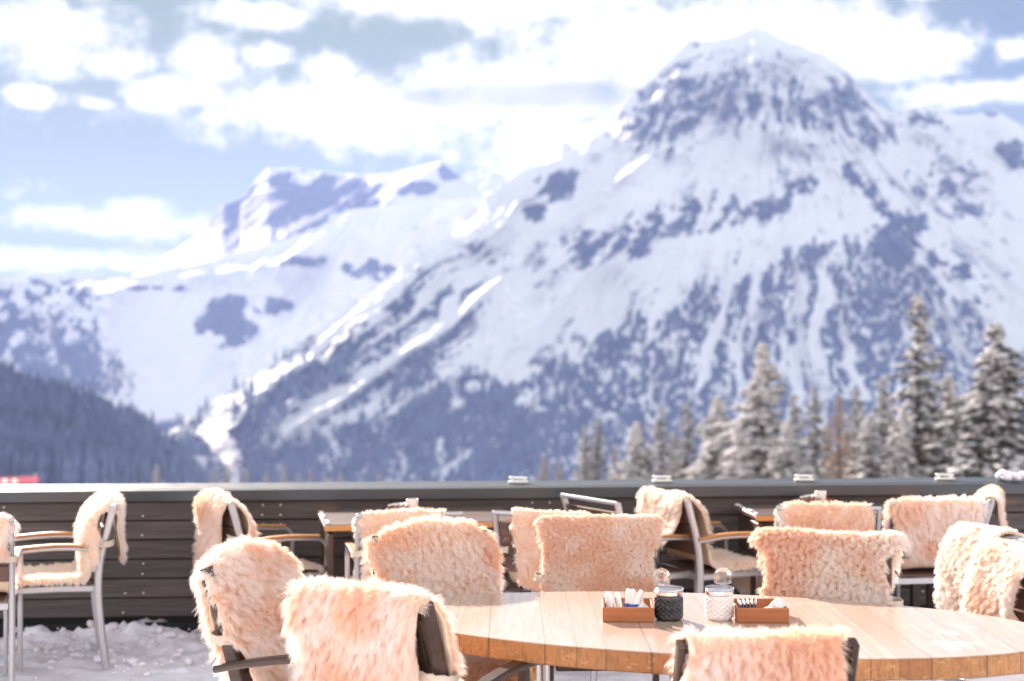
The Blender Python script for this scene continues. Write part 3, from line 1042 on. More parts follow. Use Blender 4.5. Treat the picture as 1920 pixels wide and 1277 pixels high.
def dark_chair():
    e = empty('armchair', (0, 0, 0))
    D = MATS['dark_wood']
    rear = [(-.215, 0.0), (-.205, .25), (-.200, .44), (-.222, .56), (-.262, .69), (-.306, .82), (-.352, .945)]
    rear = smooth_path([(0, y, z) for y, z in rear], 3)
    for s in (-1, 1):
        X = s * .240
        MB().sweep([(X, p.y, p.z) for p in rear], .026, .050, (1, 0, 0), .2).build('rear_leg', D, e)
        MB().sweep([(s * .252, .245, .0), (s * .252, .235, .30), (s * .252, .225, .645)], .026, .046, (1, 0, 0), .2).build('front_leg', D, e)
        ar = smooth_path([(s * .268, -.285, .600), (s * .270, -.10, .640), (s * .276, .08, .666), (s * .280, .22, .668), (s * .280, .285, .658)], 4)
        a = MB().sweep(ar, .058, .026, (1, 0, 0), .32).build('armrest', D, e)
        mb = MB()
        mb.box((s * .298, .215, .632), (.004, .030, .050), None, .001)
        mb.tube([(s * .296, .215, .640), (s * .304, .215, .640)], .007, 10)
        mb.build('brass_fitting', MATS['brass'], a)
    mb = MB()
    for s in (-1, 1): mb.box((s * .218, .015, .430), (.024, .46, .045), None, .004)
    mb.box((0, .240, .432), (.46, .026, .052), None, .005)
    mb.box((0, -.190, .430), (.42, .024, .045), None, .004)
    mb.build('seat_frame', D, e)
    mb = MB()
    for k in range(11): mb.box((-.19 + k * .038, .02, .459), (.027, .42, .014), None, .003)
    mb.build('seat', D, e)
    mb = MB()
    mb.box((0, -.344, .920), (.455, .024, .06), Matrix.Rotation(R(19), 3, 'X'), .006)
    mb.box((0, -.222, .555), (.455, .022, .05), Matrix.Rotation(R(10), 3, 'X'), .006)
    for k in range(7):
        x = -.18 + k * .06
        mb.sweep([(x, -.224, .57), (x, -.278, .74), (x, -.336, .895)], .036, .011, (1, 0, 0), .2)
    mb.build('backrest', D, e)
    return e


def dup(root, name=None):
    def cp(o, par):
        c = o.copy()
        COL.objects.link(c)
        c.parent = par
        for ch in list(o.children): cp(ch, c)
        return c
    return cp(root, None)


PROTO = {}


def place_chair(kind, px, D, a, label, X=None):
    """px, D: where the middle of the top rail stands; a: facing, degrees clockwise from the view direction"""
    f = Vector((math.sin(R(a)), math.cos(R(a))))
    x = (px - CX) / F * D if X is None else X
    q = .34 if kind == 'dark' else .28
    loc = Vector((x + f.x * q, D + f.y * q, 0.0))
    if kind not in PROTO:
        o = PROTO[kind] = silver_chair(kind == 'silver') if kind != 'dark' else dark_chair()
    else:
        o = dup(PROTO[kind])
    o.location = loc
    o.rotation_euler = (0, 0, -R(a))
    tag(o, label, 'chair' if kind == 'armless' else 'armchair', CHAIR_GROUP)
    return o


# ------------------------------------------------------------------ sheepskins
def skin_path(dark, back, front, seat, belly):
    T = np.array((-.352, .945)) if dark else np.array((-.288, .872))
    d = np.array((-.325, .946)) if dark else np.array((-.230, .973))
    n = np.array((d[1], -d[0]))
    ob, of = .036, .034
    pts, sg = [], []
    for s in np.arange(back, .03, -.03):
        pts.append(T - d * s - n * ob)
        sg.append(-s)
    pts.append(T - d * .012 - n * ob * .95); sg.append(-.02)
    pts.append(T + d * .022 - n * ob * .4); sg.append(0)
    pts.append(T + d * .024 + n * of * .4); sg.append(.02)
    pts.append(T - d * .012 + n * of * .95); sg.append(.04)
    fl = min(front, .455 if dark else .385)
    s = .045
    while s < fl:
        pts.append(T - d * s + n * (of + belly * math.sin(math.pi * min(1, (s / .40)) ** .75)))
        s += .03
    if seat > 0:
        pts += [np.array((-.155, .500)), np.array((-.125, .482))]
        y = -.10
        while y < -.12 + seat and y < .22:
            pts.append(np.array((y, .477)))
            y += .03
        left = seat - .34
        if left > 0:
            pts += [np.array((.250, .470)), np.array((.275, .445))]
            z = .42
            while z > .44 - left:
                pts.append(np.array((.285, z)))
                z -= .03
    pts = np.array(pts)
    for _ in range(2):
        q = pts.copy()
        q[1:-1] = .25 * pts[:-2] + .5 * pts[1:-1] + .25 * pts[2:]
        pts = q
    return pts


def sheepskin(chair, dark, label, seed, back=.25, front=.38, seat=.0, hang=.0, outline=None, shift=0.0, wrap=.9, wx=.225, wavy=.012,
              n=26000, length=.035, rad=.0009, curl=.005, clumps=1500, tint=.5, mat='wool', strap=(True, True), gravity=.45, patch=(7, 7), tilt=0.0, flop=0.0, crown=0.0, ctr=0.0):
    rng = np.random.default_rng(seed)
    path = skin_path(dark, back, front, seat, hang)
    seg = np.linalg.norm(np.diff(path, axis=0), axis=1)
    arc = np.concatenate([[0], np.cumsum(seg)])
    total = arc[-1]
    NV = max(24, int(total / .014))
    ss = np.linspace(0, total, NV)
    py, pz = np.interp(ss, arc, path[:, 0]), np.interp(ss, arc, path[:, 1])
    sig = ss - back                                        # 0 at the crest, negative behind
    ol = np.array(outline if outline else [(-.5, .20, .20), (-.25, .23, .23), (0, .262, .262), (.2, .245, .245), (.4, .24, .24), (.6, .235, .235), (.9, .21, .21)])
    wl = np.interp(sig, ol[:, 0], ol[:, 1])
    wr = np.interp(sig, ol[:, 0], ol[:, 2])
    for k, e in ((0, ss), (1, total - ss)):                # rounded ends
        q = np.clip(e / .07, 0, 1)
        rr = .45 + .55 * np.sqrt(np.clip(1 - (1 - q) ** 2, 0, 1))
        wl, wr = wl * rr, wr * rr
    wob = (fbm(ss * 9 + seed, ss * 0, 3, seed) - .5) * .05
    wl = wl + wob
    wr = wr + (fbm(ss * 9 + seed + 50, ss * 0, 3, seed + 9) - .5) * .05
    NU = 34
    u = np.linspace(-1, 1, NU)
    S, U = np.meshgrid(np.arange(NV), u, indexing='xy')    # (NU, NV)
    x = np.where(U < 0, U * wl[S], U * wr[S]) + shift
    ty, tz = np.gradient(py), np.gradient(pz)
    tl = np.hypot(ty, tz)
    ty, tz = ty / tl, tz / tl
    ny, nz = -tz, ty                                       # outwards
    over = np.clip(np.abs(x) - wx, 0, 1)
    rb = .055
    ang = np.clip(over / rb, 0, 1.9) * wrap
    onback = sstep(-sig, .0, .08)[S]
    onseat = sstep(sig, .38 + .07 * dark, .46 + .07 * dark)[S]
    ang = ang * (1 - .75 * onback) * (1 - .6 * onseat)
    xw = np.sign(x) * (np.minimum(np.abs(x), wx) + np.where(ang > 1e-4, rb * np.sin(ang) + np.maximum(over - rb * 1.9, 0) * np.cos(ang), over))
    inn = np.where(ang > 1e-4, rb * (1 - np.cos(ang)) + np.maximum(over - rb * 1.9, 0) * np.sin(ang), 0)
    wv = (fbm(x * 7 + seed * 3, ss[S] * 7, 3, seed + 3) - .45) * 2 * wavy + (fbm(x * 2.5 + seed, ss[S] * 2.5, 2, seed + 4) - .3) * wavy * 1.5
    wv = np.maximum(wv, -.012)
    flare = flop * onback * sstep(-sig, .05, back)[S]
    Y = py[S] + ny[S] * (wv - inn + flare)
    Z = pz[S] + nz[S] * (wv - inn + flare) - over * .25 * (1 - onback)
    cw = np.exp(-(sig[S] / .15) ** 2) * crown
    Z = Z + cw * (1 - 2.2 * np.clip(np.abs(xw - ctr) / .27, 0, 1.2) ** 2 + .6 * (fbm(x * 6 + seed, x * 0, 2, seed) - .5))
    Xw = xw + tilt * (Z - .6)
    V = np.stack([Xw, Y, Z], -1)
    o = np_mesh('sheepskin', V.reshape(-1, 3), grid_faces(NU, NV)[:, ::-1].copy(), MATS['hide'])
    so = o.modifiers.new('solid', 'SOLIDIFY')
    so.thickness, so.offset = .009, 0
    o.location = chair.location
    o.scale = chair.scale
    o.rotation_euler = chair.rotation_euler
    tag(o, label, 'sheepskin', 'sheepskins draped over the chairs')
    # ---- wool
    gu, gv = np.gradient(V, axis=0), np.gradient(V, axis=1)
    N = np.cross(gv, gu)
    N /= np.linalg.norm(N, axis=-1, keepdims=True) + 1e-9
    ref = np.stack([np.zeros_like(Xw), ny[S], nz[S]], -1)
    N *= np.sign(np.sum(N * ref, -1, keepdims=True) + 1e-9)
    w = (wl + wr)
    cdf = np.cumsum(w)
    cdf = cdf / cdf[-1]

    def sample(m):
        si = np.interp(rng.random(m), np.concatenate([[0], cdf]), np.arange(NV + 1) - .5).clip(0, NV - 1.001)
        ui = rng.random(m) * (NU - 1.001)
        return ui, si

    def bil(A, ui, si):
        a, b = ui.astype(int), si.astype(int)
        fa, fb = (ui - a)[:, None], (si - b)[:, None]
        return (A[a, b] * (1 - fa) + A[a + 1, b] * fa) * (1 - fb) + (A[a, b + 1] * (1 - fa) + A[a + 1, b + 1] * fa) * fb

    cu, cs = sample(clumps)
    croot, cn = bil(V, cu, cs), bil(N, cu, cs)
    ui, si = sample(n)
    root, nn = bil(V, ui, si), bil(N, ui, si)
    nn /= np.linalg.norm(nn, axis=1, keepdims=True) + 1e-9
    # nearest clump
    near = np.empty(n, int)
    for a in range(0, n, 3000):
        d2 = (croot ** 2).sum(1)[None] - 2 * (root[a:a + 3000] @ croot.T)
        near[a:a + 3000] = d2.argmin(1)
    cdir = rng.normal(size=(clumps, 3))
    cdir -= cn * (cdir * cn).sum(1, keepdims=True)
    g = np.array([0, 0, -1.0])
    fl = rng.normal(size=3) * .3
    tang = g[None] - nn * (nn @ g)[:, None] + fl[None] * .4
    rim = np.clip((np.abs(ui / (NU - 1) * 2 - 1) - .86) / .14, 0, 1)[:, None]
    side_dir = bil(gu, ui, si)
    side_dir /= np.linalg.norm(side_dir, axis=1, keepdims=True) + 1e-9
    side_dir *= np.sign(ui / (NU - 1) - .5)[:, None]
    L = length * (.75 + .5 * rng.random(n)) * (0.8 + .4 * rng.random(clumps))[near]
    dirv = nn * (.62 + .25 * rng.random(n))[:, None] + tang * gravity + cdir[near] * .22 + side_dir * rim * .6 + rng.normal(size=(n, 3)) * .10
    dirv /= np.linalg.norm(dirv, axis=1, keepdims=True)
    K = 6
    t = np.linspace(0, 1, K)
    ph = rng.random(clumps)[near] * 6.28
    fr = (1.0 + .6 * rng.random(clumps))[near]
    e1 = np.cross(dirv, np.array([.3, .2, 1.0]))
    e1 /= np.linalg.norm(e1, axis=1, keepdims=True) + 1e-9
    e2 = np.cross(dirv, e1)
    pts = root[:, None] + dirv[:, None] * (L[:, None] * t)[..., None]
    pts = pts + (g[None, None] * (L[:, None] * .30 * t ** 2)[..., None])
    pts = pts + ((croot[near] - root)[:, None] * (.42 * t ** 1.3)[None, :, None])
    ca = 2 * math.pi * fr[:, None] * t[None] + ph[:, None]
    pts = pts + e1[:, None] * (curl * np.cos(ca) * t)[..., None] + e2[:, None] * (curl * np.sin(ca) * t)[..., None]
    hc = bpy.data.hair_curves.new('wool')
    hc.add_curves([K] * n)
    hc.attributes['position'].data.foreach_set('vector', pts.astype(np.float32).ravel())
    ra = hc.attributes.get('radius') or hc.attributes.new('radius', 'FLOAT', 'POINT')
    rr = (rad * (.8 + .4 * rng.random(n)))[:, None] * np.array([1.0, 1.0, .95, .8, .55, .18])[None]
    ra.data.foreach_set('value', rr.astype(np.float32).ravel())
    ta = hc.attributes.new('tint', 'FLOAT', 'CURVE')
    pat = fbm(root[:, 0] * patch[0] + seed, (root[:, 1] - root[:, 2]) * patch[1], 4, seed + 7)
    tv = tint + (pat - .5) * 1.9 + (rng.random(clumps)[near] - .5) * .25 + rng.normal(size=n) * .08
    ta.data.foreach_set('value', np.clip(tv, 0, 1).astype(np.float32))
    hc.materials.append(MATS[mat])
    ho = bpy.data.objects.new('wool', hc)
    COL.objects.link(ho)
    ho.parent = o
    # ---- elastic straps round the side of the backrest
    for s, on in zip((-1, 1), strap):
        if not on: continue
        zc = .71 if dark else .675
        yb = np.interp(zc, [.55, .69, .82, .945], [-.222, -.262, -.306, -.352]) if dark else np.interp(zc, [.55, .66, .76, .865], [-.213, -.232, -.258, -.288])
        X0 = s * .215
        pp = [(X0, yb + .045, zc), (s * .262, yb + .048, zc - .004), (s * .290, yb + .01, zc - .008), (s * .285, yb - .03, zc - .004), (s * .24, yb - .052, zc), (s * .19, yb - .050, zc + .004)]
        pp = smooth_path(pp, 4)
        mb = MB()
        vs, fs = [], []
        rs = random.Random(seed + s)
        for i, p in enumerate(pp):
            c = .5 + .5 * math.sin(i * 2.2 + seed)
            for k in range(5):
                q = (k / 4 - .5) * .036
                oo = .004 * math.sin(i * 2.6 + k * .9) + rs.uniform(-.002, .002)
                vs.append((p.x * (1 + oo * 3), p.y + oo, p.z + q * (.8 + .25 * c)))
        for i in range(len(pp) - 1):
            for k in range(4):
                fs.append([i * 5 + k, i * 5 + k + 1, i * 5 + 6 + k, i * 5 + 5 + k])
        mb.add(vs, fs)
        so_ = mb.build('strap', MATS['strap_cloth'], o, smooth=True)
        md = so_.modifiers.new('solid', 'SOLIDIFY')
        md.thickness = .003
    return o


NEAR = dict(n=80000, rad=.00062, clumps=3200)
# --- chairs beside the wall
c = place_chair('silver', -84, 7.0, -15, 'silver armchair cut off by the left edge of the photo, seen from behind')
sheepskin(c, False, 'sheepskin on the chair cut off by the left edge, only its right corner showing', 11, back=.20, front=.38, seat=.42, length=.035, n=28000, outline=[(-.3, .25, .25), (0, .26, .285), (.2, .25, .26), (.9, .24, .25)])
c = place_chair('silver', 0, 7.92, -109, 'silver armchair facing left before the plank wall, its whole side in view', X=-2.24)
sheepskin(c, False, 'pale sheepskin covering back and seat of the left-facing silver armchair at the wall', 12, back=.30, front=.40, seat=.44, length=.036, mat='wool_pale', tint=.30, strap=(True, False), flop=.07, hang=.07, crown=.02,
          outline=[(-.32, .17, .17), (-.15, .24, .20), (0, .26, .24), (.1, .25, .25), (.2, .33, .25), (.33, .36, .24), (.45, .31, .27), (.6, .30, .27), (.9, .27, .24)], wx=.235)
c = place_chair('silver', 0, 8.02, 60, 'silver armchair facing right against the wall, half hidden by the near left chair', X=-1.66)
sheepskin(c, False, 'sheepskin with a long rear flap on the silver armchair facing right at the wall', 13, back=.46, front=.38, seat=.46, length=.034, tint=.55, strap=(False, True), flop=.10, hang=.04, crown=.02, n=26000,
          outline=[(-.5, .19, .16), (-.3, .22, .17), (-.12, .24, .15), (0, .25, .25), (.15, .25, .25), (.25, .25, .33), (.38, .24, .30), (.9, .24, .28)], wx=.235)
c = place_chair('silver', 768, 7.3, -12, 'silver armchair seen from behind at the left wall table, left of its tray')
sheepskin(c, False, 'peach sheepskin over the chair back in front of the left wall table tray', 14, back=.40, front=.38, seat=.42, length=.026, tint=.62, shift=-.03, strap=(True, False),
          outline=[(-.45, .23, .22), (-.2, .25, .21), (0, .26, .215), (.2, .24, .22), (.9, .24, .24)])
c = place_chair('silver', 1018, 7.3, 22, 'silver armchair seen from behind at the left wall table, its left post bare')
sheepskin(c, False, 'smooth peach sheepskin hanging off the right of a chair back, left post bare', 15, back=.40, front=.38, seat=.44, length=.022, tint=.72, shift=.045, strap=(True, False),
          outline=[(-.45, .19, .22), (-.2, .205, .23), (0, .20, .25), (.08, .25, .25), (.2, .31, .24), (.3, .29, .24), (.9, .25, .25)])
place_chair('silver', 1108, 8.02, 58, 'bare silver armchair with dark slatted back and no sheepskin')
c = place_chair('silver', 0, 8.2, 68, 'silver armchair facing right beside the right wall table, seen side on', X=.89)
sheepskin(c, False, 'cream sheepskin bunched on top of the side-on armchair and spread on its seat', 17, back=.24, front=.38, seat=.52, length=.034, mat='wool_pale', tint=.30, strap=(False, False), flop=.10, hang=.05, n=28000, wavy=.022,
          outline=[(-.26, .20, .18), (-.1, .24, .20), (0, .25, .235), (.12, .26, .28), (.2, .2, .27), (.35, .19, .22), (.5, .25, .30), (.9, .25, .30)], wx=.245)
c = place_chair('silver', 1553, 7.6, 4, 'silver armchair seen from behind at the right wall table, below its tray')
sheepskin(c, False, 'peach sheepskin on the chair back just below the tray on the right wall table', 18, back=.30, front=.38, seat=.40, length=.030, tint=.62, strap=(True, False), shift=-.012,
          outline=[(-.32, .25, .25), (-.15, .27, .26), (0, .25, .24), (.2, .24, .24), (.9, .24, .24)])
c = place_chair('silver', 1752, 7.85, -8, 'silver armchair seen from behind with bare legs and rails, right of the right wall table')
sheepskin(c, False, 'shaggy sheepskin flopped over the upper back of the chair with bare silver legs', 19, back=.30, front=.38, seat=.40, length=.042, tint=.45, strap=(False, False), n=34000, rad=.0009,
          outline=[(-.33, .12, .10), (-.22, .20, .18), (-.12, .23, .26), (0, .29, .28), (.2, .24, .24), (.9, .25, .25)])
c = place_chair('silver', 0, 8.2, -70, 'silver armchair facing left at the wall, farthest right', X=2.76)
sheepskin(c, False, 'sheepskin with a strap and gaps on the farthest right chair at the wall', 20, back=.22, front=.38, seat=.40, length=.028, tint=.55, strap=(True, False), flop=.06, hang=.05, wavy=.02,
          outline=[(-.25, .16, .2), (-.1, .2, .22), (0, .24, .25), (.15, .22, .26), (.35, .2, .25), (.9, .24, .25)])
c = place_chair('armless', 1862, 6.5, -112, 'silver chair without arms at the right end of the oval table, farther of the two')
sheepskin(c, False, 'pale sheepskin on the farther chair at the right end of the oval table', 21, back=.22, front=.44, seat=.0, length=.030, mat='wool_pale', tint=.35, n=60000, rad=.0006, clumps=2600, strap=(True, False), flop=.03, hang=.03,
          outline=[(-.25, .10, .22), (-.1, .13, .24), (0, .15, .26), (.06, .07, .27), (.12, .02, .27), (.26, .01, .27), (.36, .12, .27), (.9, .24, .25)])
c = place_chair('armless', 1928, 5.9, -112, 'silver chair without arms at the oval table, cut off by the right edge')
sheepskin(c, False, 'sheepskin on the oval table chair cut off by the right edge', 22, back=.24, front=.44, seat=.0, length=.034, tint=.50, n=70000, rad=.0006, clumps=2800, strap=(True, False), flop=.03, hang=.03,
          outline=[(-.25, .12, .22), (-.1, .15, .24), (0, .19, .26), (.08, .14, .27), (.16, .05, .27), (.3, .03, .27), (.4, .14, .27), (.9, .24, .25)])
# --- dark wooden chairs round the oval table
c = place_chair('dark', 1122, 6.4, 178, 'dark wooden armchair facing the camera behind the left tray, its slatted seat bare')
sheepskin(c, True, 'upright curly peach sheepskin facing the camera, directly behind the left tray', 31, back=.22, front=.44, length=.024, curl=.006, tint=.78, strap=(True, True), gravity=.25, wavy=.006, n=90000, rad=.00060, clumps=5200,
          outline=[(-.25, .22, .2), (0, .275, .27), (.05, .285, .28), (.13, .265, .275), (.2, .235, .25), (.3, .24, .25), (.5, .26, .26)], wx=.25, wrap=.6)
c = place_chair('dark', 1552, 5.82, 196, 'dark wooden armchair facing the camera behind the right tray')
sheepskin(c, True, 'wavy sheepskin with two horned upper corners facing the camera, behind the right tray', 32, back=.20, front=.44, length=.036, curl=.006, tint=.60, strap=(True, False), gravity=.4, wavy=.008, n=90000, rad=.00060, clumps=3600,
          outline=[(-.25, .22, .2), (-.02, .28, .28), (.02, .33, .325), (.06, .30, .305), (.11, .245, .255), (.2, .235, .235), (.3, .25, .26), (.5, .285, .285)], wx=.27, wrap=.3)
c = place_chair('dark', 806, 5.95, 158, 'dark wooden armchair facing the camera behind the left end of the oval table')
sheepskin(c, True, 'rounded shaggy sheepskin facing the camera behind the left end of the oval table', 33, back=.22, front=.44, seat=.50, length=.040, curl=.005, tint=.52, strap=(False, False), wavy=.02, crown=.035, ctr=-.02, **NEAR,
          outline=[(-.25, .2, .2), (-.05, .18, .22), (.0, .25, .235), (.04, .265, .25), (.085, .27, .30), (.14, .28, .265), (.22, .275, .28), (.3, .265, .26), (.45, .255, .24), (.95, .24, .26)], wx=.255, wrap=.5)
c = place_chair('dark', 0, 5.27, 112, 'dark wooden folding armchair nearest the left, with a curved brown armrest', X=-.985)
sheepskin(c, True, 'tall shaggy sheepskin with a narrow rear flap on the near left folding chair', 34, back=.42, front=.44, seat=.46, length=.044, curl=.004, tint=.50, strap=(False, True), wavy=.022, flop=.03, crown=.035, n=95000, rad=.00058, clumps=3400, gravity=.55,
          outline=[(-.45, .12, .16), (-.3, .18, .20), (-.1, .2, .225), (0, .2, .255), (.06, .25, .28), (.14, .27, .285), (.26, .265, .27), (.36, .26, .23), (.45, .25, .23), (.95, .24, .24)], wx=.25, wrap=.8)
c = place_chair('dark', 684, 4.46, 30, 'dark wooden armchair seen from behind in front of the left end of the oval table')
sheepskin(c, True, 'big shaggy sheepskin in front of the oval table, right chair post bare', 35, back=.46, front=.44, seat=.46, length=.046, curl=.004, tint=.58, strap=(False, True), wavy=.02, n=110000, rad=.00056, clumps=3600, gravity=.55, shift=-.012, crown=.022,
          outline=[(-.5, .22, .17), (-.3, .235, .19), (-.14, .25, .21), (0, .24, .24), (.1, .26, .275), (.3, .25, .275), (.95, .24, .26)], wx=.25)
c = place_chair('dark', 1437, 3.94, -3, 'dark wooden armchair nearest the camera, seen from behind with both black posts bare')
c.scale = (1, 1, .965)
sheepskin(c, True, 'blurred peach sheepskin nearest the camera, hanging between two black chair posts', 36, back=.42, front=.44, seat=.44, length=.042, curl=.004, tint=.62, strap=(False, False), wavy=.014, n=80000, rad=.0006, clumps=3000, gravity=.6,
          outline=[(-.45, .27, .25), (-.25, .26, .23), (-.12, .235, .215), (0, .205, .20), (.1, .22, .22), (.95, .24, .24)], wx=.3)

# ------------------------------------------------------------------ tables
def oval_table():
    cx, cy_, a, b, yaw, zt, th = .715, 5.087, 1.188, .576, -.226, .75, .070
    e = empty('oval_table', (cx, cy_, 0), 0.0, 'large oval wooden table with thick orange edge and glossy plank top', 'table')
    n = 160
    def ring(s, z):
        out = []
        for k in range(n):
            q = 2 * math.pi * k / n
            x, y = (a - s) * math.cos(q), (b - s) * math.sin(q)
            out.append((x * math.cos(yaw) - y * math.sin(yaw), x * math.sin(yaw) + y * math.cos(yaw), z))
        return out
    mb = MB()
    rings = [ring(.03, zt - th), ring(.006, zt - th), ring(.0, zt - th + .006), ring(0, zt - .008), ring(.004, zt - .0025)]
    vs = [v for r in rings for v in r]
    fs = [list(range(n - 1, -1, -1))]
    for j in range(len(rings) - 1):
        for k in range(n):
            fs.append([j * n + k, j * n + (k + 1) % n, j * n + n + (k + 1) % n, j * n + n + k])
    mb.add(vs, fs)
    mb.build('edge_band', MATS['tabletop_edge'], e)
    mb = MB()
    rings = [ring(.004, zt - .0025), ring(.0075, zt - .0004), ring(.012, zt)]
    vs = [v for r in rings for v in r]
    fs = []
    for j in range(2):
        for k in range(n):
            fs.append([j * n + k, j * n + (k + 1) % n, j * n + n + (k + 1) % n, j * n + n + k])
    fs.append([2 * n + k for k in range(n)])
    mb.add(vs, fs)
    mb.build('tabletop', MATS['tabletop'], e)
    for (x, y) in ((-.635, .02), (-.60, .20), (.52, -.13), (.60, -.10)):
        mb = MB()
        mb.tube([(x, y, 0.0), (x, y, zt - th - .001)], .026, 16)
        mb.tube([(x, y, 0.0), (x, y, .012)], .05, 16)
        mb.build('leg', MATS['steel'], e, smooth=False)
    return e


oval_table()
TABLE_Z = .7505


def wall_table(name, fl, yaw, length, depth, label, seed):
    e = empty('wall_table', (fl[0], fl[1], 0), yaw, label, 'table', 'dark tables along the wall')
    z = .752
    mb = MB()
    k, ns = 0, 7
    for k in range(ns):
        w = depth / ns
        mb.box((length / 2, w * (k + .5), z - .0125), (length, w - .005, .025), None, .003)
    mb.build('tabletop', MATS['slat_gloss'], e)
    mb = MB()
    mb.box((length / 2, -.010, z - .019), (length, .018, .030), None, .004)
    mb.build('edge_strip', MATS['arm_wood'], e)
    for x in (.04, length - .04):
        mb = MB()
        mb.box((x, depth * .5, .60), (.03, depth * .9, .20), None, .003)
        mb.box((x, depth * .28, .25), (.05, .05, .50), None, .004)
        mb.box((x, depth * .78, .25), (.05, .05, .50), None, .004)
        mb.build('leg', MATS['dark_wood'], e)
    mb = MB()
    rng = random.Random(seed)
    for i in range(26):                                   # crumbs of ice along the left end of the top
        y = rng.uniform(.02, depth - .02)
        r = rng.uniform(.006, .014)
        mb.lathe([(.001, 0), (r, .001), (r * .8, r * .5), (.001, r * .7)], 7, (.012 + rng.uniform(0, .02), y, z + .0005))
    mb.build('ice_edge', MATS['snow'], e, smooth=True)
    return e


def slatgloss(t, out):
    tc = t.node('ShaderNodeTexCoord')
    v = t.scale(tc.outputs['Object'], 3, 40, 40)
    g = t.noise(v, 1.0, 4, 0.6, 0.5)
    c = t.mix(g, (0.085, 0.055, 0.045, 1), (0.18, 0.12, 0.10, 1))
    b = pbsdf(t, out, Base_Color=c, Roughness=t.m('ADD', 0.25, t.m('MULTIPLY', g, 0.25)))
    b.inputs['Specular IOR Level'].default_value = 0.7


material('slat_gloss', slatgloss)
wall_table('a', (-1.03, 7.80), R(11), 1.12, .72, 'dark slatted table by the wall, left one with the larger tray', 1)
wall_table('b', (1.41, 8.26), WALL_YAW, 1.15, .54, 'dark slatted table by the wall, right one', 2)


# ------------------------------------------------------------------ things on the tables
def tray(px, py, D0, yaw, w, d, h, label):
    z = TABLE_Z
    D = (CH - z) * F / (py - HY) if D0 is None else D0
    x = (px - CX) / F * D
    e = empty('tray', (x, D + d / 2, z + .0005), yaw, label, 'tray', 'wooden trays on the tables')
    th = .008
    def panel(c, s):
        MB().box(c, s, None, .0015).build('side_panel', MATS['tray_wood'], e)
    panel((0, -d / 2 + th / 2, h / 2), (w, th, h))
    panel((0, d / 2 - th / 2, h / 2), (w, th, h))
    panel((-w / 2 + th / 2, 0, h / 2 - .001), (th, d - 2 * th - .001, h - .002))
    panel((w / 2 - th / 2, 0, h / 2 - .001), (th, d - 2 * th - .001, h - .002))
    MB().box((0, 0, .005), (w - 2 * th - .001, d - 2 * th - .001, .006)).build('bottom', MATS['tray_wood'], e)
    return e, Vector((x, D + d / 2, z)), yaw


def local(o, yaw, p):
    q = Matrix.Rotation(yaw, 3, 'Z') @ Vector(p)
    return (o.x + q.x, o.y + q.y, o.z + q.z)


def sachet(o, yaw, p, tilt, lean, L, w, label, mark='blue_print', grp='paper sticks standing in the trays', rz=0.0):
    loc = local(o, yaw, p)
    e = empty('paper_stick', loc, yaw + rz, label, 'sachet', grp)
    e.rotation_euler = (lean, tilt, yaw + rz)
    mb = MB()
    pr = [(w * .30, 0.0015), (w * .5, .004), (w * .56, L * .25), (w * .52, L * .6), (w * .56, L * .85), (w * .40, L * .985), (w * .1, L)]
    mb.lathe(pr, 12, (0, 0, 0), lambda r, z, q: r * (1 - .35 * abs(math.sin(q))))
    mb.build('wrapper', MATS['paper'], e, smooth=True)
    if mark:
        mb = MB()
        mb.lathe([(w * .57, L * .30), (w * .59, L * .34), (w * .57, L * .44), (w * .55, L * .46)], 12, (0, 0, 0), lambda r, z, q: r * (1 - .33 * abs(math.sin(q))))
        mb.build('printed_band', MATS[mark], e, smooth=True)
    return e


t1, o1, y1 = tray(1181, 1166.5, None, R(-3.0), .184, .20, .052, 'reddish wooden tray of white sugar sticks beside the dark cut-glass jar')
for i, (x, y, ti, le, L, w, lab, mk) in enumerate((
        (-.066, .02, -2, 8, .078, .026, 'wide plain white paper pack at the left end of the left tray', None),
        (-.040, -.02, -12, 10, .066, .009, 'thin pink-white stick second from the left in the left tray', None),
        (-.024, .0, -10, 6, .082, .018, 'white stick leaning left beside the blue-banded ones', None),
        (-.008, -.035, 6, 8, .100, .016, 'leftmost of the three tall blue-banded paper sticks', 'blue_print'),
        (.006, -.045, 8, 6, .100, .019, 'middle of the three tall blue-banded paper sticks', 'blue_print'),
        (.020, -.040, 18, 6, .100, .019, 'rightmost of the three tall blue-banded paper sticks, leaning right', 'blue_print'),
        (.038, -.03, -10, 8, .066, .010, 'short thin stick right of the blue-banded ones', None))):
    sachet(o1, y1, (x, y, .009), R(ti), R(-le), L, w, lab, mk)
mb = MB()
mb.lathe([(.014, 0), (.028, .006), (.030, .020), (.022, .036), (.008, .046), (.003, .058), (.0055, .064), (.001, .066)], 18, (0, 0, 0), lambda r, z, q: r * (1 + .07 * math.sin(5 * q + z * 90)))
o = mb.build('paper_bag', MATS['paper'], smooth=True, loc=local(o1, y1, (.052, -.03, .009)))
tag(o, 'small twisted white paper bag at the right end of the left tray', 'paper bag')

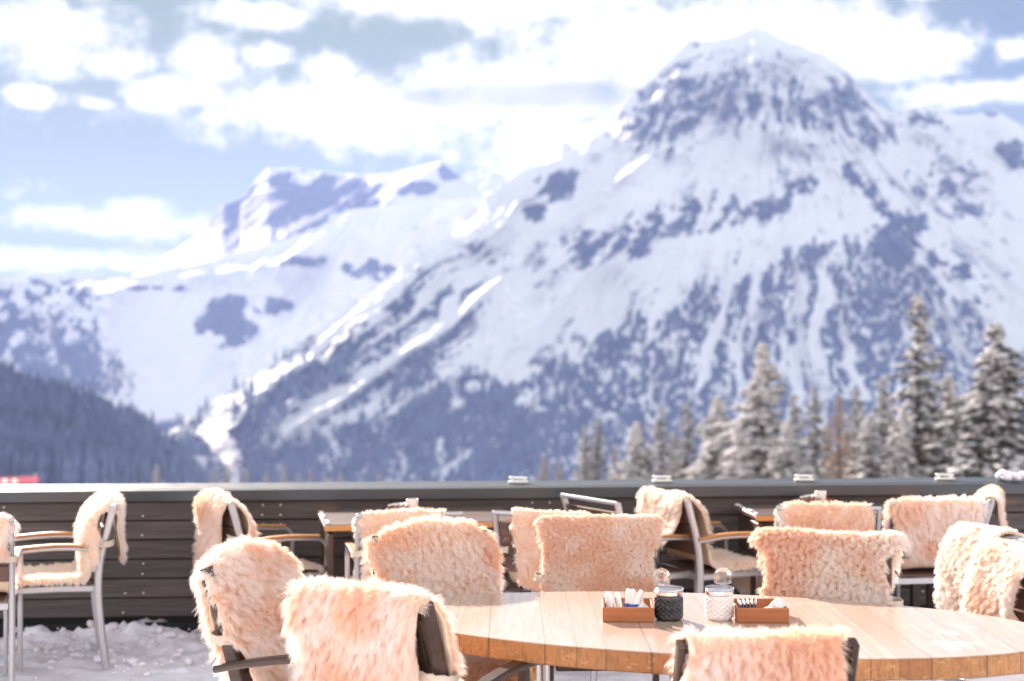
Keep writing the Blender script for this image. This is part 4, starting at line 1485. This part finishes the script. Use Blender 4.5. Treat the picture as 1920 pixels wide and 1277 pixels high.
t2, o2, y2 = tray(1432, 1168, None, R(-1.0), .182, .20, .052, 'reddish wooden tray with striped sachets and a napkin beside the white jar')
SACHETS = ['outermost striped sachet, against the left wall of the right tray', 'second striped sachet from the left wall of the right tray', 'middle one of the five striped sachets in the right tray', 'fourth striped sachet, next to the innermost one in the right tray', 'innermost striped sachet, touching the brown one in the right tray']
for i, x in enumerate((-.060, -.050, -.041, -.032, -.024)):
    e = empty('sachet', local(o2, y2, (x, -.02, .010)), y2 + R(70), SACHETS[i], 'sachet', 'striped sachets in the right tray')
    e.rotation_euler = (0, R(-14 + 6 * i), y2 + R(4 - 3 * i))
    MB().box((0, 0, .030), (.004, .058, .058), None, .0012).build('wrapper', MATS['paper'], e)
    MB().box((0, -.002, .034), (.0052, .056, .028), None, .001).build('printed_band', MATS['navy_print'], e)
o = MB().box((0, 0, .028), (.010, .050, .056), None, .003).build('brown_sachet', MATS['brown_paper'], loc=local(o2, y2, (-.006, -.02, .012)))
o.rotation_euler = (0, R(-28), y2)
tag(o, 'brown paper sachet leaning beside the striped ones in the right tray', 'sachet')
mb = MB()
mb.lathe([(.005, -.016), (.020, -.014), (.024, 0), (.017, .013), (.004, .017)], 14, (0, 0, 0), lambda r, z, q: r * (1 + .18 * math.sin(4 * q) + .1 * math.sin(7 * q + 1)))
o = mb.build('crumpled_wrapper', MATS['paper'], smooth=True, loc=local(o2, y2, (.024, -.045, .030)))
tag(o, 'crumpled white wrapper in the middle of the right tray', 'wrapper')
e = empty('napkin_roll', local(o2, y2, (.052, -.01, .030)), y2, 'rolled white napkin with a dark band sticking out of the right tray', 'napkin')
e.rotation_euler = (R(52), R(14), y2 + R(8))
mb = MB()
mb.lathe([(.004, -.045), (.021, -.044), (.023, -.02), (.0235, .03), (.022, .052), (.015, .056), (.012, .050), (.002, .048)], 22)
mb.build('napkin', MATS['paper'], e, smooth=True)
mb = MB()
mb.lathe([(.0238, -.036), (.0246, -.034), (.0246, -.014), (.0238, -.012)], 22)
mb.build('paper_band', MATS['brown_paper'], e, smooth=True)


def jar(px, py, label, white, kx, seed):
    D = (CH - TABLE_Z) * F / (py - 4 - HY)
    e = empty('sugar_jar', ((px - CX) / F * D, D + .02, TABLE_Z + .0005), R(seed * 7), label, 'jar', 'lidded jars on the oval table')
    r, h = .0515, .088
    NA, NH = 96, 34
    vs, fs = [], []
    for j in range(NH + 1):
        z = h * j / NH
        for k in range(NA):
            q = 2 * math.pi * k / NA
            u, v = q * 14 / (2 * math.pi), z / .0165
            p, m = (u + v) % 1.0, (u - v) % 1.0
            dm = min(min(p, 1 - p), min(m, 1 - m)) * 2
            amp = .0034 * sstep(z, .004, .012) * (1 - sstep(z, h - .012, h - .004))
            rr = (r - .004) + amp * (dm * 2.0) - .004 * (1 - sstep(z, 0, .008))
            vs.append((rr * math.cos(q), rr * math.sin(q), z))
    for j in range(NH):
        for k in range(NA):
            fs.append([j * NA + k, j * NA + (k + 1) % NA, j * NA + NA + (k + 1) % NA, j * NA + NA + k])
    fs.append(list(range(NA - 1, -1, -1)))
    fs.append([NH * NA + k for k in range(NA)])
    mb = MB()
    mb.add(vs, fs)
    mb.build('body', MATS['sugar_white' if white else 'smoked_glass'], e, smooth=False)
    mb = MB()
    mb.lathe([(r - .004, h + .0005), (r, h + .003), (r, h + .015), (r - .003, h + .018)], 16)
    mb.build('rim_band', MATS['chrome'], e)
    mb = MB()
    mb.lathe([(r - .0035, h + .0185), (r + .001, h + .020), (r + .001, h + .0245), (r - .006, h + .028), (.012, h + .030)], 48)
    l = mb.build('lid', MATS['glass'], e, smooth=True)
    mb = MB()
    zb = h + .0305
    mb.lathe([(.010, zb), (.010, zb + .006), (.031, zb + .0075), (.0325, zb + .012), (.0315, zb + .040), (.027, zb + .052), (.017, zb + .060), (.007, zb + .0625), (.004, zb + .065), (.0005, zb + .066)], 12, (kx, .012, 0))
    mb.build('knob', MATS['glass'], l, smooth=False)
    return e


jar(1255, 1167, 'dark cut-glass sugar jar with a clear dome-shaped knob', False, -.024, 1)
jar(1350, 1166, 'white sugar jar with a diamond pattern and a clear dome-shaped knob', True, .018, 2)

# on the wall tables: a tray with an ashtray and a glass
for (px, D, label, w, gx, ll) in ((767, 8.10, 'orange wooden tray on the left wall table, holding an ashtray and a glass', .27, .0, 'left'), (1543, 8.55, 'wooden tray on the right wall table, mostly hidden behind a sheepskin', .23, .0, 'right')):
    e, o, yw = tray(px, 0, D, R(5), w, .20, .040, label)
    e.location.z = .7525
    base = Vector((o.x, o.y, .7525 + .010))
    mb = MB()
    mb.lathe([(.030, .0), (.055, .004), (.060, .035), (.063, .052), (.056, .053), (.052, .030), (.035, .010), (.002, .009)], 28, (0, 0, 0))
    a = mb.build('ashtray', MATS['glass'], smooth=True, loc=(base.x - w * .22, base.y, base.z))
    tag(a, 'clear glass ashtray with white butts in the tray on the %s wall table' % ll, 'ashtray', 'ashtrays on the wall tables')
    for k in range(4):
        mb = MB()
        mb.tube([(0, 0, 0), (.050, .012, .010)], .0048, 8)
        c_ = mb.build('cigarette_butt', MATS['paper'], a, loc=(-.068 + .035 * k, -.01 + .012 * (k % 2), .052))
        c_.rotation_euler = (0, 0, .5 * k)
    mb = MB()
    mb.lathe([(.026, 0), (.030, .003), (.033, .05), (.035, .088), (.0325, .089), (.030, .05), (.026, .012), (.002, .010)], 24)
    g_ = mb.build('drinking_glass', MATS['frosted'] if 'frosted' in MATS else material('frosted', plain_fn((0.78, 0.72, 0.66), 0.25, .1)), smooth=True, loc=(base.x + w * .04, base.y + .01, base.z))
    tag(g_, 'frosted pale glass standing in the tray on the %s wall table' % ll, 'glass', 'glasses on the wall tables')
    mb = MB()
    mb.box((0, 0, .012), (.030, .020, .012), None, .003)
    pk = mb.build('paper_packet', MATS['paper'], loc=(base.x + w * .28, base.y - .03, base.z + .010))
    pk.rotation_euler = (R(20), R(25), .4)
    tag(pk, 'tiny white paper packet right of the glass on the %s wall table' % ll, 'packet', 'packets on the wall tables')

# ------------------------------------------------------------------ snowy conifers outside the terrace
def conifer_mesh(seed, H, Rb, snowy, taper=1.0, gaps=0.2, low=.06, dens=1.0):
    """crown (needle sprays) and snow (pads lying on the sprays) as two leaf-card meshes"""
    rng = np.random.default_rng(seed)
    cv, cf, sv, sf = [], [], [], []
    z = H * low
    lev = 0
    while z < H * .985:
        f = 1 - z / H
        Rr = Rb * (f ** taper) * (1.0 + .15 * math.sin(lev * 2.1)) + .08
        nb = max(4, int((5 + 9 * f) * dens))
        a0 = rng.random() * 6.28
        for b in range(nb):
            if rng.random() < gaps * (0.4 + f): continue
            a = a0 + 6.283 * b / nb + rng.normal() * .18
            L = Rr * rng.uniform(.5, 1.15) * (1 + .28 * math.sin(a + lev * .35 + seed))
            zj = z + H * rng.normal() * .016
            droop = rng.uniform(.15, .60) * (0.5 + f)
            ca, sa = math.cos(a), math.sin(a)
            nt = max(4, int(L / (Rb * .085)))
            for k in range(nt):
                s = (k + .6 + rng.random() * .5) / nt
                if s < .12: continue
                r = s * L
                zz = zj + .10 * L * s - droop * L * s * s + (.12 * L * max(0, s - .75))
                for m in range(3):
                    wlat = (rng.random() - .5) * 2 * (.10 + .30 * (1 - abs(2 * s - .9))) * L * .75
                    p = np.array((ca * r - sa * wlat, sa * r + ca * wlat, zz - abs(wlat) * .22 + rng.normal() * .03 * Rb))
                    sz = Rb * rng.uniform(.055, .10) * (.6 + .5 * f)
                    d1 = np.array((ca, sa, -.35 + rng.normal() * .3)) + rng.normal(size=3) * .35
                    d1 /= np.linalg.norm(d1)
                    d2 = np.cross(d1, rng.normal(size=3))
                    d2 /= np.linalg.norm(d2) + 1e-9
                    i = len(cv)
                    cv += [p - d1 * sz, p + d2 * sz * .55, p + d1 * sz * 1.3, p - d2 * sz * .55]
                    cf.append((i, i + 1, i + 2, i + 3))
                    if rng.random() < snowy:
                        q = p + np.array((0, 0, sz * .35))
                        s1 = sz * rng.uniform(.6, 1.5)
                        i = len(sv)
                        e = np.array((ca, sa, -.25)) * s1 * 1.25
                        w = np.array((-sa, ca, rng.normal() * .2)) * s1 * .8
                        up = np.array((0, 0, s1 * .42))
                        sv += [q - e, q + w, q + e, q - w, q + up, q - up * .6]
                        sf += [(i, i + 3, i + 4), (i + 3, i + 2, i + 4), (i + 2, i + 1, i + 4), (i + 1, i, i + 4), (i + 3, i, i + 5), (i + 2, i + 3, i + 5), (i + 1, i + 2, i + 5), (i, i + 1, i + 5)]
        z += H * (.020 + .022 * f) * rng.uniform(.8, 1.2) / dens ** .5
        lev += 1
    return (np.array(cv), np.array(cf)), (np.array(sv) if sv else np.zeros((0, 3)), np.array(sf) if sf else np.zeros((0, 3), int))


def conifer_proto(seed, H, Rb, snowy, taper=1.0, gaps=.2, low=.06, dens=1.0, leaf='needles'):
    (cv, cf), (sv, sf) = conifer_mesh(seed, H, Rb, snowy, taper, gaps, low, dens)
    e = empty('conifer', (0, 0, 0))
    mb = MB()
    rng = random.Random(seed)
    mb.tube([(0, 0, -1.0), (.02 * Rb, 0, H * .3), (0, .02 * Rb, H * .65), (0, 0, H * .97)], [H * .017, H * .013, H * .007, H * .0015], 9)
    for k in range(14):
        z = H * (low + .7 * k / 14)
        a = rng.uniform(0, 6.28)
        L = Rb * (1 - z / H) * .8
        mb.tube([(0, 0, z), (L * .5 * math.cos(a), L * .5 * math.sin(a), z + .03 * L), (L * math.cos(a), L * math.sin(a), z - .1 * L)], [H * .004, H * .003, H * .001], 5)
    mb.build('trunk', MATS['bark'], e, smooth=True)
    np_mesh('crown', cv, cf, MATS[leaf], e, smooth=False)
    if len(sv): np_mesh('snow_load', sv, sf, MATS['tree_snow'], e, smooth=True)
    return e, H


PT = [conifer_proto(301, 14, 3.5, .88, 1.15, .16, .05, 1.0),      # heavy with snow, broad
      conifer_proto(302, 17, 2.6, .45, .75, .40, .05, 1.0),      # tall, loose, dark trunk showing
      conifer_proto(303, 15, 3.9, .42, 1.05, .18, .04, 1.15),     # dense dark
      conifer_proto(304, 12, 1.7, .50, .80, .15, .05, .9),       # slim
      conifer_proto(305, 10, 2.6, .85, 1.1, .16, .04, .9),        # small, white
      conifer_proto(306, 12, 2.4, -1, .8, .45, .10, .9, 'larch_twigs')]
used = set()


def tree(proto, px, top, D, label, group, wscale=1.0, rz=0.0, name=None):
    e, H = PT[proto]
    zt = CH - (top - HY) / F * D
    zb = -1.2 - 0.105 * (D - 9) - .3
    o = e if proto not in used else dup(e)
    used.add(proto)
    o.location = ((px - CX) / F * D, D, zb)
    s = (zt - zb) / H
    o.scale = (s * wscale * 1.4, s * wscale * 1.4, s)
    o.rotation_euler = (0, 0, rz)
    tag(o, label, 'tree', group)


G1 = 'snowy conifers beyond the wall on the right'
for a in ((0, 1430, 650, 72, 'broad conifer loaded with white snow, tallest in the middle of the right-hand trees', 1.25, .3),
          (1, 1722, 556, 70, 'tallest loose conifer with its dark trunk showing, second from the right edge', 1.05, 1.0),
          (2, 1868, 600, 62, 'dense dark broad conifer with snowy twigs at the right edge of the photo', 1.15, 2.0),
          (2, 1960, 690, 66, 'dark conifer half cut off by the right edge, behind the broad dark one', 1.0, .7),
          (4, 1345, 745, 78, 'smaller white conifer leaning into the left side of the broad snow-loaded one', 1.3, .9),
          (3, 1240, 765, 95, 'slim greyish conifer right of the low white-dusted one', 1.3, 0),
          (3, 1288, 752, 98, 'slim conifer between the greyish slim one and the small white one', 1.2, 1.7),
          (4, 1195, 795, 90, 'low white-dusted conifer right of the dark pair, above the side-on armchair', 1.3, 2.2),
          (3, 1120, 788, 105, 'right-hand one of the dark pair of slim conifers standing apart', 1.25, 2.9),
          (3, 1097, 800, 104, 'left-hand one of the dark pair of slim conifers standing apart', 1.15, .5),
          (3, 1152, 832, 108, 'tiny slim conifer between the dark pair and the low white-dusted one', 1.1, 1.1),
          (3, 1020, 850, 120, 'tiny pale conifer farthest left in the right-hand cluster', 1.3, 2.4),
          (3, 1048, 862, 120, 'stubby little conifer right beside the farthest left one', 1.1, 3.4),
          (3, 1488, 740, 92, 'thin conifer right behind the broad snow-loaded one', 1.1, 3.0),
          (3, 1527, 728, 95, 'slim dark conifer standing clear, right of the broad snow-loaded one', 1.25, 4.0),
          (5, 1573, 742, 88, 'rusty orange-brown bare larch, the only brown tree', .85, .4),
          (3, 1607, 730, 100, 'dark slim conifer right behind the orange-brown larch', 1.3, 1.9),
          (3, 1655, 710, 92, 'dark pointed conifer just left of the tallest one', 1.2, 2.6),
          (4, 1630, 780, 70, 'low white conifer in front, between the larch and the tallest one', 1.25, 1.3),
          (0, 1690, 770, 64, 'low snow-covered conifer at the foot of the tallest one', 1.1, 1.5),
          (4, 1780, 705, 72, 'white conifer filling the gap between the tallest and the dark broad one', 1.1, 3.3),
          (4, 1475, 790, 66, 'small white conifer at the right foot of the broad snow-loaded one', 1.15, 5.0),
          (0, 1385, 790, 66, 'low snowy conifer at the left foot of the broad snow-loaded one', 1.05, 5.4)):
    tree(a[0], a[1], a[2], a[3], a[4], G1, a[5], a[6])
for i, (px, top, D) in enumerate(((1590, 790, 112), (1668, 765, 110), (1745, 745, 108), (1800, 760, 112), (1835, 735, 106), (1550, 800, 114), (1450, 800, 112), (1330, 800, 116), (1265, 810, 118))):
    tree(3, px, top, D, 'one of the dark slim conifers filling the gaps low between the bigger snowy ones', G1, 1.5, i * 2.1)
G2 = 'little dark conifer tips above the wall on the left'
for i, (px, top) in enumerate(((294, 872), (399, 878), (425, 868), (462, 880), (500, 884), (533, 876), (560, 886), (582, 880), (610, 888), (640, 884), (712, 886))):
    tree(3, px, top, 210 + 9 * (i % 4), 'tiny dark conifer tip just showing over the wall cap, left of the middle', G2, 1.3, i * 1.3)


# far woods on the valley sides: one mass
def far_woods():
    rng = np.random.default_rng(77)
    vs, fs = [], []
    nv = 0

    def cone(x, y, z, h, r):
        nonlocal nv
        tiers = 3
        for k in range(tiers):
            zb = z + h * (.12 + .26 * k)
            zt_ = z + h * min(1.0, .55 + .24 * k)
            rr = r * (1 - .27 * k)
            a0 = rng.random() * 6.28
            ring = []
            for q in range(6):
                a = a0 + q * 6.283 / 6
                w = rr * (1 if q % 2 else .72)
                vs.append((x + w * math.cos(a), y + w * math.sin(a), zb - (0 if q % 2 else -.06 * h)))
            vs.append((x, y, zt_))
            for q in range(6): fs.append((nv + q, nv + (q + 1) % 6, nv + 6))
            nv += 7
    dg = bpy.context.evaluated_depsgraph_get()
    hills = [o for o in COL.objects if o.get('kind') == 'structure' and o.name.startswith(('hill', 'mountain'))]
    def ground(px, t, sky, base):
        return None
    # stand trees on the sheets by their own vertices
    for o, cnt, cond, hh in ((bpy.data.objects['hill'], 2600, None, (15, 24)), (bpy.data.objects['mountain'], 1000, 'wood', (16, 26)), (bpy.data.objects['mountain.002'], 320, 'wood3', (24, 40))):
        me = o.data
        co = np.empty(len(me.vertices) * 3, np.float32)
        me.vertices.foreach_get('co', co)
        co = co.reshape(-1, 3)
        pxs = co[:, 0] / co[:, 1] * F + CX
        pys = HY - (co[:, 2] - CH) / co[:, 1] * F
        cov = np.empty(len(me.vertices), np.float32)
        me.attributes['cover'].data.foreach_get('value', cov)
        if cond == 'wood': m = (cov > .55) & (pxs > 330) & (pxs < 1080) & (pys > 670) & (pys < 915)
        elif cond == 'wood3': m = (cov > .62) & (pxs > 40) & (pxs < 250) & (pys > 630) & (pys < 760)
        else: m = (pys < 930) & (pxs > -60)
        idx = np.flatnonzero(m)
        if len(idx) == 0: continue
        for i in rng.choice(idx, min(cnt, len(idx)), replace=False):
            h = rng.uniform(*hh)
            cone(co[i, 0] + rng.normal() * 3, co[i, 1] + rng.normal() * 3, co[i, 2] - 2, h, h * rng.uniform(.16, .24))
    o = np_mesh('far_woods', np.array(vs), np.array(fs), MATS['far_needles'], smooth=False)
    tag(o, kind='stuff')


far_woods()

# a red and white banner far out on the left
e = empty('banner', P(22, 906, 120) - Vector((0, 0, .2)), R(4), 'blurred long red banner with white patches beyond the wall at the far left', 'banner')
mb = MB()
mb.box((0, 0, .42), (4.4, .06, .50), Matrix.Rotation(R(-2), 3, 'Y'), .01)
mb.build('cloth', MATS['red_paint'], e)
mb = MB()
for x in (-1.35, -.55, .25): mb.box((x, -.04, .40), (.42, .03, .30), None, .008)
mb.build('white_lettering', MATS['white_paint'], e)
for x in (-1.9, 1.9):
    mb = MB()
    mb.tube([(x, .06, -2.5), (x, .06, 1.0)], .05, 8)
    mb.build('pole', MATS['silver_metal'], e)


# smoke rising from the valley
def smoke():
    def fn(t, out):
        tc = t.node('ShaderNodeTexCoord')
        n = t.noise(tc.outputs['Object'], 0.05, 3, 0.6)
        v = t.node('ShaderNodeVolumePrincipled', {'Color': (0.95, 0.95, 0.95, 1), 'Anisotropy': 0.35})
        t.l.new(t.m('MULTIPLY', t.step(n, 0.38, 0.72), 0.05), v.inputs['Density'])
        t.l.new(v.outputs[0], out.inputs['Volume'])
    m = material('smoke_air', fn)
    D = 1180
    pts = [(438, 915, 9), (440, 890, 13), (436, 866, 18), (424, 842, 25), (408, 824, 28), (400, 806, 30), (410, 788, 30), (418, 772, 20)]
    vs, fs = [], []
    pth = smooth_path([P(a, b, D) for a, b, r in pts], 5)
    rr = np.interp(np.linspace(0, 1, len(pth)), np.linspace(0, 1, len(pts)), [p[2] for p in pts]) / F * D
    rng = random.Random(2)
    n = 18
    for i, p in enumerate(pth):
        for k in range(n):
            q = 2 * math.pi * k / n
            w = rr[i] * (1 + .18 * math.sin(3 * q + i * .7) + .15 * math.sin(i * 1.4 + 2 * q)) * (.15 if i in (0, len(pth) - 1) else 1)
            vs.append((p.x + w * math.cos(q), p.y + w * math.sin(q), p.z))
    for i in range(len(pth) - 1):
        for k in range(n):
            fs.append([i * n + k, i * n + (k + 1) % n, i * n + n + (k + 1) % n, i * n + n + k])
    fs.append(list(range(n - 1, -1, -1)))
    fs.append([(len(pth) - 1) * n + k for k in range(n)])
    o = np_mesh('smoke', np.array(vs), fs, m)
    tag(o, kind='stuff')


smoke()

# ------------------------------------------------------------------ the air between here and the mountains
def haze_box():
    def fn(t, out):
        v = t.node('ShaderNodeVolumePrincipled', {'Color': (0.40, 0.52, 0.95, 1), 'Density': 0.00008, 'Anisotropy': 0.0})
        t.l.new(v.outputs[0], out.inputs['Volume'])
    m = material('haze_air', fn)
    mb = MB()
    mb.box((0, 3500, 312.7), (9600, 10400, 1098.6))
    o = mb.build('haze', m)
    tag(o, kind='stuff')


haze_box()
